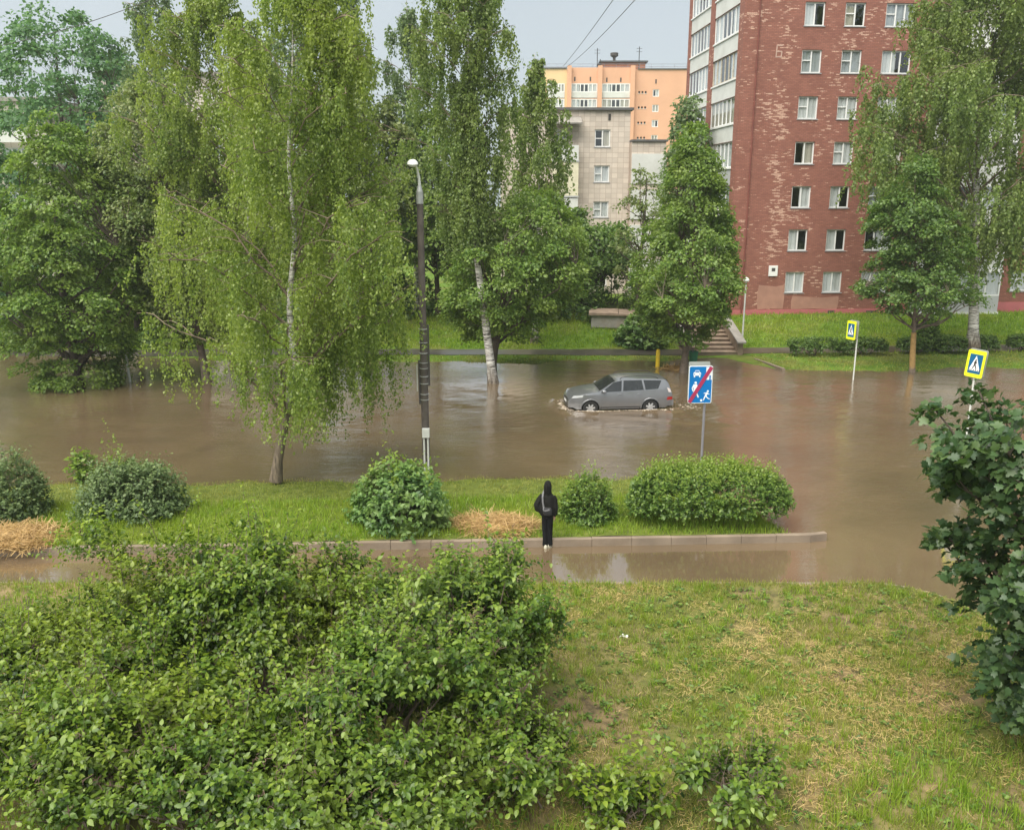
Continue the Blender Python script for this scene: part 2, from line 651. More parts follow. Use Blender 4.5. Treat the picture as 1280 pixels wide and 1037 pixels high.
# wet air after the rain
hz = NT('haze_air')
pv = hz.n('ShaderNodeVolumePrincipled')
pv.inputs['Color'].default_value = (.86, .90, .95, 1)
pv.inputs['Density'].default_value = HAZE
pv.inputs['Anisotropy'].default_value = .2
hz.l(pv.outputs[0], hz.out.inputs['Volume'])
hb = MB()
hb.box((-430, -70, -1.6), (430, 710, 48))
o = hb.build('haze', hz.m)
o['kind'] = 'stuff'
o['label'] = 'thin wet haze in the air after the rain'
o['category'] = 'haze'
# road bed under the flood
rb = MB()
rb.add([(-150, 24, -.30), (150, 24, -.30), (150, 47, -.30), (-150, 47, -.30)], [(0, 1, 2, 3)])
o = rb.build('road', M['asphalt'])
o['kind'] = 'structure'
rb = MB()
rb.add([(-60, 16.4, -.028), (9.6, 16.4, -.028), (9.6, 21.6, -.028), (-60, 18.6, -.028)], [(0, 1, 2, 3)])
o = rb.build('side_road', M['asphalt'])
o['kind'] = 'structure'


CARP = at_z(771, 507, 0)
CAR_YAW = R(180 + 6)


def water_mat():
    t = NT('flood_water')
    v1 = t.coord(scale=(.35, 1.0, 1))
    v0 = t.coord()
    f1 = t.noise(v0, .16, 4, .6, .6)
    f2 = t.noise(v1, 1.2, 5, .6, .5)
    col = t.ramp(f1, [(.3, (.094, .067, .040)), (.5, (.124, .087, .051)), (.7, (.155, .108, .063))])
    silt = t.ramp(t.noise(t.coord(scale=(.25, 1.3, 1)), 1.6, 7, .7, 1.2), [(.62, 0.0), (.72, .55), (.8, .8)])
    silt = t.math('MULTIPLY', silt, t.ramp(t.noise(v0, .12, 3), [(.45, 0.05), (.65, 1.0)]))
    col = t.mix(silt, col, (.24, .19, .13))
    # ripples: long low waves, wind ripple and fine chop, stronger in patches
    w1 = t.noise(t.coord(scale=(.5, 1.5, 1)), .9, 3, .5, .3)
    w2 = t.noise(t.coord(scale=(1.0, 2.6, 1)), 2.6, 4, .6, .4)
    w3 = t.noise(t.coord(scale=(1.3, 3.2, 1)), 8, 3, .5)
    patch = t.ramp(t.noise(v0, .22, 3), [(.35, .25), (.65, 1.0)])
    h = t.math('ADD', t.math('MULTIPLY', w1, 1.0), t.math('MULTIPLY', t.math('MULTIPLY', w2, .75), patch))
    h = t.math('ADD', h, t.math('MULTIPLY', t.math('MULTIPLY', w3, .22), patch))
    # the sheltered side road is stiller than the open road
    tc = t.n('ShaderNodeTexCoord')
    sep = t.n('ShaderNodeSeparateXYZ')
    t.l(tc.outputs['Object'], sep.inputs[0])
    still = t.ramp(t.math('MULTIPLY', t.math('SUBTRACT', sep.outputs['Y'], 17.0), .1), [(.28, .12), (.75, 1.0)])
    h = t.math('MULTIPLY', h, still)
    nrm = t.bump(h, .6, .04)
    p = t.pbsdf(col, .03, 0, nrm, .5)
    p.inputs['Coat Weight'].default_value = .6
    p.inputs['Coat Roughness'].default_value = .02
    t.l(nrm, p.inputs['Coat Normal'])
    p.inputs['IOR'].default_value = 2.0
    return t.m


M['water'] = water_mat()


def water_z(x, y):
    # bow wave and wake of the car, low ripples elsewhere
    a = -CAR_YAW
    dx, dy = x - CARP.x, y - CARP.y
    u = dx * math.cos(CAR_YAW) + dy * math.sin(CAR_YAW)
    v = -dx * math.sin(CAR_YAW) + dy * math.cos(CAR_YAW)
    av = np.abs(v)
    bow = .10 * np.exp(-((u - 2.45) / .35) ** 2 - (v / 1.0) ** 2)
    arm = np.abs(av - (1.0 + .42 * (2.3 - u)))
    wake = .055 * np.exp(-(arm / .38) ** 2) * (u < 2.6) * np.exp(-np.clip(2.3 - u, 0, 40) / 6.0)
    side = .05 * np.exp(-((av - 1.15) / .28) ** 2) * (np.abs(u) < 2.5)
    ch = .03 * np.sin(u * 4.2) * np.exp(-(v / 1.5) ** 2) * (u < -2.2) * np.exp(-np.clip(-2.2 - u, 0, 50) / 4)
    far = .012 * vnoise(x * 1.6, y * 3.2, 1) * sstep(22, 27, y)
    return bow + wake + side + ch + far


xs = np.concatenate([np.arange(-150, -30, 4.), np.arange(-30, 0, .35), np.arange(0, 14, .11), np.arange(14, 34, .35), np.arange(34, 150, 4.)])
ys = np.concatenate([np.arange(14, 32, .3), np.arange(32, 41, .11), np.arange(41, 50.5, .3)])
zone('flood_water', xs, ys, water_z, M['water'])

# foam thrown up along the car and bow
M['foam'] = plain('foam', (.44, .37, .285), .5, var=.2, scale=9)


def foam_patch(spots, n, spread):
    c = []
    for (u, v, ru, rv, k) in spots:
        uu = RNG.normal(u, ru, k)
        vv = RNG.normal(v, rv, k)
        c.append(np.stack([uu, vv], 1))
    c = np.concatenate(c)
    x = CARP.x + c[:, 0] * math.cos(CAR_YAW) - c[:, 1] * math.sin(CAR_YAW)
    y = CARP.y + c[:, 0] * math.sin(CAR_YAW) + c[:, 1] * math.cos(CAR_YAW)
    z = water_z(x, y) + .006
    P = np.stack([x, y, z], 1)
    n = len(P)
    ax = np.stack([np.ones(n), RNG.normal(0, .25, n), RNG.normal(0, .05, n)], 1)
    nn = np.stack([RNG.normal(0, .25, n), RNG.normal(0, .25, n), np.ones(n)], 1)
    return leaves_obj('foam', P, ax, nn, RNG.uniform(.03, .09, n), M['foam'])


fo = foam_patch([(2.3, .5, .14, .25, 170), (2.35, -.2, .08, .3, 70), (1.35, 1.1, .3, .06, 200), (-1.3, 1.1, .35, .06, 220), (0, 1.05, .8, .04, 160),
                 (-2.7, .6, .4, .25, 110)], 0, 0)
tag(fo, kind='stuff', label='pale foam churned up around the driving car', cat='foam')

# ------------------------------------------------------------------ kerbs, paths
def kerb_run(name, pts, top, w, label, bottom=-.2):
    """kerb stones along a line, each 1 m with a joint"""
    mb = MB()
    pts = [Vector((p[0], p[1], 0)) for p in pts]
    for a, b in zip(pts[:-1], pts[1:]):
        L = (b - a).length
        k = max(1, round(L / 1.0))
        d = (b - a) / k
        nn = Vector((-d.y, d.x, 0)).normalized() * w
        for i in range(k):
            p = a + d * i
            q = p + d * (1 - .006 / max(d.length, .05))
            dz = random.uniform(-.008, .008)
            z1 = top + dz
            mb.add([(p.x, p.y, bottom), (q.x, q.y, bottom), (q.x + nn.x, q.y + nn.y, bottom), (p.x + nn.x, p.y + nn.y, bottom),
                    (p.x, p.y, z1), (q.x, q.y, z1), (q.x + nn.x, q.y + nn.y, z1), (p.x + nn.x, p.y + nn.y, z1)],
                   [(0, 3, 2, 1), (4, 5, 6, 7), (0, 1, 5, 4), (1, 2, 6, 5), (2, 3, 7, 6), (3, 0, 4, 7)])
    o = mb.build(name, M['kerb'], bevel=.012)
    o['kind'] = 'structure'
    return o


kerb_run('kerb', [(x, kerb_y(x)) for x in np.arange(-40, 6.01, 4.0)] + [(7.55, kerb_y(7.55)), (8.0, kerb_y(8.0) + .1)], .2, .15, '')
arc = [(7.9 + 1.85 * math.cos(a), 16.4 + 1.85 * math.sin(a)) for a in np.linspace(0, math.pi / 2, 7)]
kerb_run('lawn_kerb', [(9.75, 3), (9.75, 16.4)] + arc[1:] + [(-30, 18.25)], .09, .12, '')
pa, pb = at_z(942, 448, .1), at_z(978, 462, .05)
kerb_run('bank_kerb', [(pa.x, pa.y), (pb.x, pb.y)], .12, .16, '')


def path_z(x, y):
    return bank_z(x, y) + .02


zone('footpath', np.arange(-40, 45, .5), np.arange(0, 1.6, .25), lambda x, d: path_z(x, 47.1 + .05 * np.clip(x - 8, 0, 99) + d), M['asphalt'])
me_ = bpy.data.objects['footpath'].data
co_ = np.empty(len(me_.vertices) * 3, dtype=np.float32)
me_.vertices.foreach_get('co', co_)
co_ = co_.reshape(-1, 3)
co_[:, 1] = 47.1 + .05 * np.clip(co_[:, 0] - 8, 0, 99) + co_[:, 1]
me_.vertices.foreach_set('co', co_.ravel())
me_.update()


# ------------------------------------------------------------------ grass
def blades(name, P, h, wdt, mat, lean=.5, rng=RNG, rnd=None, label=None, cat=None):
    n = len(P)
    th = rng.uniform(0, 2 * np.pi, n)
    side = np.stack([np.cos(th), np.sin(th), np.zeros(n)], 1)
    ph = rng.uniform(0, 2 * np.pi, n)
    ln = np.abs(rng.normal(0, lean, n))
    ld = np.stack([np.cos(ph) * ln, np.sin(ph) * ln, np.ones(n)], 1)
    hh = h * rng.uniform(.5, 1.25, n)
    ld = nrmz(ld) * hh[:, None]
    mid = P + ld * .55 + np.array([0, 0, 1.]) * (hh * .06)[:, None]
    tip = P + ld
    tip[:, 2] -= hh * ln * .25
    ww = (wdt * rng.uniform(.6, 1.3, n))[:, None]
    V = np.stack([P - side * ww, P + side * ww, mid + side * ww * .7, mid - side * ww * .7, tip], 1).reshape(-1, 3)
    b = (np.arange(n) * 5)[:, None]
    q = b + np.array([[0, 1, 2, 3]])
    tr = b + np.array([[3, 2, 4]])
    if rnd is None:
        rnd = rng.random(n)
    o = link_mesh(name, np_mesh(name, V, [q, tr], np.concatenate([rnd, rnd])), mat)
    return tag(o, label, cat, kind='stuff')


def scatter(n, x0, x1, y0, y1, zf, rng=RNG, keep=None, clump=0, cr=.08):
    if clump:
        k = n // clump
        cx, cy = rng.uniform(x0, x1, k), rng.uniform(y0, y1, k)
        x = np.repeat(cx, clump) + rng.normal(0, cr, k * clump)
        y = np.repeat(cy, clump) + rng.normal(0, cr, k * clump)
    else:
        x, y = rng.uniform(x0, x1, n), rng.uniform(y0, y1, n)
    if keep is not None:
        m = keep(x, y)
        x, y = x[m], y[m]
    return np.stack([x, y, zf(x, y)], 1)


def fbm(x, y, s=0):
    return vnoise(x, y, s) * .6 + vnoise(x * 2.3 + 4, y * 2.3 - 2, s + 3) * .4


def lk(x, y, thr, s):
    return lawn_mask(x + .1, y + .05) & (fbm(x * 1.1, y * 1.5, s) + RNG.normal(0, .14, len(x)) > thr)


blades('lawn_grass', scatter(170000, -3, 9.7, 7.5, 18.2, lawn_z, clump=6, cr=.05, keep=lambda x, y: lk(x, y, -.16, 4)), .10, .0055, M['grass_lawn'], .8,
       label='mown patchy grass on the near lawn', cat='grass')
blades('tall_grass', scatter(26000, 0, 9.7, 7.5, 12.5, lawn_z, clump=18, cr=.07, keep=lambda x, y: lk(x, y, .02 + (y - 9) * .12, 9)), .26, .006, M['grass'], .45,
       label='taller uncut grass at the front of the lawn', cat='grass')
blades('grass_tufts', scatter(15000, -1, 9.6, 9, 18.1, lawn_z, clump=26, cr=.055, keep=lambda x, y: lawn_mask(x + .1, y + .05)), .19, .006, M['grass'], .6,
       label='scattered greener tufts standing up from the mown lawn', cat='grass')
WP = scatter(9000, -1, 9.6, 8.5, 18.0, lambda x, y: lawn_z(x, y) + RNG.uniform(.01, .06, len(x)), clump=9, cr=.05, keep=lambda x, y: lawn_mask(x + .1, y + .05))
wth = RNG.uniform(0, 6.28, len(WP))
wo_ = leaves_obj('low_weeds', WP, np.stack([np.cos(wth), np.sin(wth), RNG.uniform(-.1, .5, len(WP))], 1), np.stack([RNG.normal(0, .3, len(WP)), RNG.normal(0, .3, len(WP)), np.ones(len(WP))], 1),
                 RNG.uniform(.04, .10, len(WP)), M['leaf_hedge'], None, LEAF_OV)
tag(wo_, 'small dark broad leaved weeds dotted through the lawn', 'weeds', kind='stuff')
blades('shaded_grass', scatter(36000, -11, -2.8, 7.5, 18.2, lawn_z, clump=8, cr=.08, keep=lambda x, y: lawn_mask(x + .1, y)), .14, .007, M['grass'], .6,
       label='grass under and around the foreground lilacs', cat='grass')
EDGE = scatter(5000, -12, 9.2, 17.8, 18.25, lawn_z, clump=10, cr=.08, keep=lambda x, y: lawn_mask(x + .1, y))
blades('edge_grass', EDGE, .16, .006, M['grass_lawn'], .6, label='grass fringe hanging over the lawn kerb', cat='grass')


def straw_obj(name, P, L, mat, rng=RNG, lift=.25, wd=.02):
    n = len(P)
    th = rng.uniform(0, 2 * np.pi, n)
    ax = np.stack([np.cos(th), np.sin(th), rng.normal(0, lift, n)], 1)
    nn = np.stack([rng.normal(0, .4, n), rng.normal(0, .4, n), np.ones(n)], 1)
    T = np.array([(0, wd, 0), (0, -wd, 0), (.5, -wd, .06), (1, -wd * .6, 0), (1, wd * .6, 0), (.5, wd, .06)], float)
    FS = [np.array([(0, 1, 2, 5), (5, 2, 3, 4)])]
    return leaves_obj(name, P, ax, nn, L * rng.uniform(.5, 1.4, n), mat, None, (T, FS), rng)


P = scatter(110000, -1, 9.7, 7.5, 18.0, lambda x, y: lawn_z(x, y) + RNG.uniform(.01, .07, len(x)),
            keep=lambda x, y: lawn_mask(x + .1, y + .15) & (fbm(x * .8 + 3, y * 1.0, 21) + RNG.normal(0, .16, len(x)) > .16))
so_ = straw_obj('mown_hay', P, .095, M['straw'], wd=.024)
tag(so_, 'dry mown hay lying in patches on the lawn', 'hay', kind='stuff')


def vkeep(x, y):
    d = y - kerb_y(x)
    return (d > .16) & (verge_z(x, y) > -.03)


blades('verge_grass', scatter(95000, -18, 8.6, 19.6, 27, verge_z, clump=7, cr=.07,
                              keep=lambda x, y: vkeep(x, y) & ((y - kerb_y(x)) < 3.3 + .5 * fbm(x, y, 3))), .2, .007, M['grass'], .55,
       label='bright green grass on the strip behind the kerb', cat='grass')
blades('wet_grass', scatter(50000, -20, 8.8, 22, 28, verge_z, clump=6, cr=.08, keep=lambda x, y: vkeep(x, y) & ((y - kerb_y(x)) > 2.7)), .09, .007, M['grass_lawn'], .9,
       label='flattened yellowish grass along the near flood edge', cat='grass')


def bkeep(x, y):
    pth = np.abs(y - (47.9 + .05 * np.clip(x - 8, 0, 99))) < .9
    steps = (x > 9.2) & (x < 12.9) & (y > 44) & (y < 52)
    return (bank_z(x, y) > .0) & ~pth & ~steps


blades('bank_grass', scatter(90000, -36, 42, 47.5, 56, bank_z, clump=6, cr=.16, keep=bkeep), .22, .018, M['grass'], .6,
       label='green grass growing up the far bank', cat='grass')
blades('shore_grass', scatter(36000, -36, 42, 41.5, 47.6, bank_z, clump=6, cr=.16, keep=bkeep), .10, .02, M['grass_lawn'], .8,
       label='short olive grass between the far water edge and footpath', cat='grass')
#PART2

# ------------------------------------------------------------------ buildings
def face_uv(C, ang, x, y):
    """where a pixel meets the vertical plane through C running along angle ang: (distance along, height)"""
    d = ray(x, y)
    e = Vector((math.cos(ang), math.sin(ang), 0))
    n = Vector((-math.sin(ang), math.cos(ang), 0))
    t = (Vector((C.x, C.y, 0)) - Vector((0, 0, 0))).dot(n) / d.dot(n)
    p = d * t
    return (Vector((p.x, p.y, 0)) - Vector((C.x, C.y, 0))).dot(e), H + p.z


def wall_open(mb, u0, u1, z0, z1, ops, depth=.16, M_=None):
    us = sorted({u0, u1} | {min(max(a, u0), u1) for o in ops for a in o[:2]})
    zs = sorted({z0, z1} | {min(max(a, z0), z1) for o in ops for a in o[2:]})
    for a, b in zip(us[:-1], us[1:]):
        for c, d in zip(zs[:-1], zs[1:]):
            um, zm = (a + b) / 2, (c + d) / 2
            if any(o[0] < um < o[1] and o[2] < zm < o[3] for o in ops):
                continue
            mb.add([(a, 0, c), (b, 0, c), (b, 0, d), (a, 0, d)], [(0, 1, 2, 3)], M_)
    for a, b, c, d in ops:
        mb.add([(a, 0, c), (b, 0, c), (b, depth, c), (a, depth, c)], [(0, 1, 2, 3)], M_)
        mb.add([(a, 0, d), (b, 0, d), (b, depth, d), (a, depth, d)], [(0, 1, 2, 3)], M_)
        mb.add([(a, 0, c), (a, 0, d), (a, depth, d), (a, depth, c)], [(0, 1, 2, 3)], M_)
        mb.add([(b, 0, c), (b, 0, d), (b, depth, d), (b, depth, c)], [(0, 1, 2, 3)], M_)


def glass_mat():
    t = NT('window_glass')
    tr = t.n('ShaderNodeBsdfTransparent')
    tr.inputs['Color'].default_value = (.9, .93, .93, 1)
    gl = t.n('ShaderNodeBsdfGlossy')
    gl.inputs['Roughness'].default_value = .03
    gl.inputs['Color'].default_value = (.95, .97, 1, 1)
    fr = t.n('ShaderNodeLayerWeight')
    fr.inputs['Blend'].default_value = .5
    nz = t.noise(t.coord(), .8, 2)
    t.l(t.bump(nz, .04, .1), gl.inputs['Normal'])
    mx = t.n('ShaderNodeMixShader')
    f = t.math('ADD', t.math('MULTIPLY', t.math('POWER', fr.outputs[1], 4.0), .85), .12)
    t.l(f, mx.inputs[0])
    t.l(tr.outputs[0], mx.inputs[1])
    t.l(gl.outputs[0], mx.inputs[2])
    t.l(mx.outputs[0], t.out.inputs['Surface'])
    return t.m


M['glass'] = glass_mat()
M['frame_white'] = plain('window_frame_white', (.74, .74, .72), .4, var=.05)
M['frame_old'] = plain('window_frame_old', (.50, .45, .36), .7, var=.25, scale=6)
M['curtain_white'] = plain('curtain_white', (.60, .60, .59), .9, var=.08)
M['curtain_grey'] = plain('curtain_grey', (.36, .38, .39), .9, var=.1)
M['curtain_beige'] = plain('curtain_beige', (.46, .42, .35), .9, var=.1)
M['panel_white'] = plain('balcony_panel_white', (.60, .61, .58), .6, var=.06, scale=1.0, dirt=((.38, .37, .33), .5))
M['panel_grey'] = plain('balcony_panel_grey', (.42, .43, .43), .6, var=.06, scale=1.0, dirt=((.28, .28, .26), .5))
M['panel_cream'] = plain('balcony_panel_cream', (.66, .62, .45), .6, var=.06, dirt=((.4, .36, .26), .4))
M['slab_dark'] = plain('shadow_gap_and_dark_parts', (.06, .055, .05), .9)  # near-black: painted shade of the loggia gaps, also vents and cable covers
M['room'] = plain('room_dark', (.05, .048, .045), .9)  # near-black colour standing for the unlit rooms behind the windows
M['roof_felt'] = plain('roof_felt', (.10, .10, .10), .9, var=.2)
M['sill'] = plain('zinc_sill', (.40, .40, .41), .5, .2, var=.1)


def brick_mat(name, axes, paint, paint2, chips, thr, bw, bh, band=None, mortar=.012, chip_mult=1.0, mcol=(.10, .06, .05), mamt=.45, offs=.5):
    """painted brick with single bricks bared where the paint has flaked"""
    t = NT(name)
    tc = t.n('ShaderNodeTexCoord')
    sep = t.n('ShaderNodeSeparateXYZ')
    t.l(tc.outputs['Object'], sep.inputs[0])
    cmb = t.n('ShaderNodeCombineXYZ')
    t.l(sep.outputs[axes[0]], cmb.inputs[0])
    t.l(sep.outputs['Z'], cmb.inputs[1])
    uv = cmb.outputs[0]
    br = t.n('ShaderNodeTexBrick')
    br.offset = offs
    br.inputs['Scale'].default_value = 1.0
    br.inputs['Color1'].default_value = (0, 0, 0, 1)
    br.inputs['Color2'].default_value = (1, 1, 1, 1)
    br.inputs['Mortar'].default_value = (.5, .5, .5, 1)
    br.inputs['Mortar Size'].default_value = mortar
    br.inputs['Brick Width'].default_value = bw
    br.inputs['Row Height'].default_value = bh
    t.l(uv, br.inputs['Vector'])
    rnd = br.outputs['Color']
    mp = t.n('ShaderNodeMapping')
    mp.inputs['Scale'].default_value = (1.0, 1.0, 1)
    t.l(uv, mp.inputs['Vector'])
    big = t.noise(mp.outputs[0], .42, 5, .7, 0.0)
    mp2 = t.n('ShaderNodeMapping')
    mp2.inputs['Scale'].default_value = (.9, 5.0, 1)
    t.l(uv, mp2.inputs['Vector'])
    strk = t.noise(mp2.outputs[0], 1.5, 5, .7)
    v = t.math('ADD', t.math('MULTIPLY', big, .95), t.math('MULTIPLY', strk, .85))
    v = t.math('ADD', v, t.math('MULTIPLY', rnd, .24))
    if band is not None:
        a, wd, amt = band
        d = t.math('ABSOLUTE', t.math('SUBTRACT', sep.outputs[axes[0]], a))
        bb = t.ramp(t.math('DIVIDE', d, wd), [(0.0, 1.0), (1.0, 0.0)])
        v = t.math('ADD', v, t.math('MULTIPLY', bb, amt))
    v = t.math('MULTIPLY', v, .5)
    chip = t.ramp(v, [(thr / 2, 0.0), (thr / 2 + .012, 1.0)])
    fine = t.noise(uv, 1.1, 6, .65)
    col = t.ramp(fine, [(.3, paint), (.7, paint2)])
    shade = t.ramp(rnd, [(0, .86), (1, 1.1)])
    col = t.mix(1.0, col, shade, 'MULTIPLY')
    chipc = t.ramp(t.noise(uv, 6, 3), [(.3, chips[0]), (.7, chips[1])])
    col = t.mix(t.math('MULTIPLY', chip, .85 * chip_mult), col, chipc)
    col = t.mix(t.math('MULTIPLY', br.outputs['Fac'], mamt), col, mcol)
    nrm = t.bump(t.math('SUBTRACT', 1.0, br.outputs['Fac']), .35, .01)
    t.pbsdf(col, .75, 0, nrm, .3)
    return t.m


RED = ((.24, .094, .068), (.31, .128, .092))
CHIPS = ((.52, .31, .23), (.68, .46, .35))
M['brick_front'] = brick_mat('painted_brick_front', 'X', *RED, CHIPS, 1.17, .26, .085, band=(2.5, 1.1, .10))
M['brick_side'] = brick_mat('painted_brick_side', 'Y', *RED, CHIPS, 1.19, .26, .085)
M['brick_beige'] = brick_mat('beige_facade_brick', 'X', (.53, .46, .39), (.59, .52, .45), ((.60, .53, .45), (.63, .55, .47)), 1.15, .42, .36, mortar=.014, chip_mult=.5, mcol=(.30, .22, .17), mamt=.6, offs=0.0)
M['pink'] = plain('pink_plinth', (.45, .13, .135), .8, var=.12, scale=1.2, bump=.2, dirt=((.3, .12, .11), .5))
M['plaster'] = plain('plaster_patch', (.36, .19, .14), .85, var=.15, scale=1.6, bump=.3)


def make_window(parent, a, b, c, d, M_=None, panes=2, rng=random, frame='frame_white', y=.09, fw=.07, curtain=None, transom=False, sill=True, openp=None, name='window'):
    """white frame with its panes, a sill and curtains hanging behind"""
    Mx = M_ or Matrix()
    mb = MB()
    y1 = y + .06
    mb.box((a, y, c), (b, y1, c + fw), Mx)
    mb.box((a, y, d - fw), (b, y1, d), Mx)
    mb.box((a, y, c + fw), (a + fw, y1, d - fw), Mx)
    mb.box((b - fw, y, c + fw), (b, y1, d - fw), Mx)
    ws = [(a + fw) + (b - a - 2 * fw) * i / panes for i in range(1, panes)]
    for u in ws:
        mb.box((u - fw * .55, y - .004, c + fw), (u + fw * .55, y1, d - fw), Mx)
    if transom:
        zt = c + (d - c) * transom
        u1 = ws[0] - fw * .55 if ws else b - fw
        mb.box((a + fw, y + .003, zt - .03), (u1, y1 - .003, zt + .03), Mx)
    wo = mb.build(name, M[frame], parent)
    if sill:
        s = MB()
        s.box((a - .05, -.05, c - .045), (b + .05, y - .002, c - .004), Mx)
        s.build('sill', M['sill'], wo)
    gq = MB()
    gq.add([(a + .02, y + .035, c + .02), (b - .02, y + .035, c + .02), (b - .02, y + .035, d - .02), (a + .02, y + .035, d - .02)], [(0, 1, 2, 3)], Mx)
    gq.build('pane', M['glass'], wo)
    # curtains
    cur = curtain if curtain is not None else rng.choice(['full', 'full', 'half', 'full', 'right', 'full', 'full', 'full'])
    cm = M[rng.choice(['curtain_white', 'curtain_white', 'curtain_grey', 'curtain_beige'])]
    spans = {'full': [(0, 1)], 'sides': [(0, .3), (.68, 1)], 'half': [(0, .52)], 'right': [(.45, 1)], 'none': []}[cur]
    if spans:
        k = MB()
        for s0, s1 in spans:
            n = max(6, int((s1 - s0) * (b - a) * 16))
            ph = rng.uniform(0, 6)
            k.grid(lambda i, j: (a + (b - a) * (s0 + (s1 - s0) * i), y + .10 + .028 * math.sin(ph + i * (s1 - s0) * (b - a) * 22), c + .03 + (d - c - .05) * j), n, 2, Mx)
        k.build('curtain', cm, wo, smooth=True)
    return wo


# ---- red nine-storey block ----------------------------------------------
ANG = R(4)
c0 = at_Y(917, 250, 55.0)
RC = Vector((c0.x, c0.y, 0))
ZB = 1.05
red = empty('brick_apartment_block', (RC.x, RC.y, 0), ANG,
            'tall red painted brick apartment block with flaking paint and white balconies on its side', 'building')
SIDE = Matrix(((0, 1, 0, 0), (1, 0, 0, 0), (0, 0, 1, 0), (0, 0, 0, 1)))


def fu(x, y):
    return face_uv(RC, ANG, x, y)


def su(x, y):
    return face_uv(RC, ANG + R(90), x, y)[0]


zt_hi, zt_lo = fu(1010, 2.5)[1], fu(985, 340)[1]
ST = (zt_hi - zt_lo) / 6.0
rows = [zt_lo + ST * i for i in range(9)]
hw = fu(985, 340)[1] - fu(985, 366)[1]
cols = []
for xa, xb in ((998.0, 1022.6), (1047.2, 1072.0), (1097.0, 1133.0)):
    cols.append((fu(xa, 130)[0], fu(xb, 130)[0]))
lg0, lg1 = fu(1171, 30)[0], fu(1136, 385)[0]
LG = ((lg0 + lg1) / 2, (lg0 + lg1) / 2 + 5.4)
cols2 = [(LG[1] + 1.2, LG[1] + 2.9), (LG[1] + 4.8, LG[1] + 6.2), (LG[1] + 8.5, LG[1] + 9.9)]
UMAX = LG[1] + 13
ZTOP = rows[-1] + 1.3
ops = []
for i, zt in enumerate(rows):
    for a, b in cols + cols2:
        ops.append((a, b, zt - hw, zt))
    ops.append((LG[0] + .15, LG[1] - .15, zt - 2.1, zt + .05))
wm = MB()
wall_open(wm, 0, UMAX, ZB - 1.5, ZTOP, ops, .18)
wm.build('front_wall', M['brick_front'], red)
# side wall with two columns of loggias
def sproj(x):
    return su(x, 62)
L1 = (sproj(922.0) if sproj(922.0) > .25 else .35, sproj(892.0))
L2 = (sproj(886.5), sproj(863.0))
SMAX = L2[1] + .7
sops = []
for zt in rows:
    sops.append((L1[0], L1[1], zt - 2.55, zt + .08))
    sops.append((L2[0], L2[1], zt - 2.55, zt + .08))
wm = MB()
wall_open(wm, 0, SMAX, ZB - 1.5, ZTOP, sops, .2, SIDE)
wm.add([(0, SMAX, ZB - 1.5), (UMAX, SMAX, ZB - 1.5), (UMAX, SMAX, ZTOP), (0, SMAX, ZTOP)], [(0, 1, 2, 3)])
wm.add([(UMAX, 0, ZB - 1.5), (UMAX, SMAX, ZB - 1.5), (UMAX, SMAX, ZTOP), (UMAX, 0, ZTOP)], [(0, 1, 2, 3)])
wm.build('side_wall', M['brick_side'], red)
rf = MB()
rf.box((-.25, -.25, ZTOP + .003), (UMAX + .25, SMAX + .25, ZTOP + .35))
rf.build('roof', M['roof_felt'], red)
rm = MB()
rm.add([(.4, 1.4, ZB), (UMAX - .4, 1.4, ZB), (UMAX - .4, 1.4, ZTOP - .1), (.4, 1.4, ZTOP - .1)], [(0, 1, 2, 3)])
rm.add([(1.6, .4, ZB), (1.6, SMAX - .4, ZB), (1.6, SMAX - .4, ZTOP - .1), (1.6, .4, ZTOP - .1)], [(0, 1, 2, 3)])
rm.build('dark_backing', M['room'], red)  # dark sheets behind the openings, room darkness put into their colour
rr = random.Random(5)
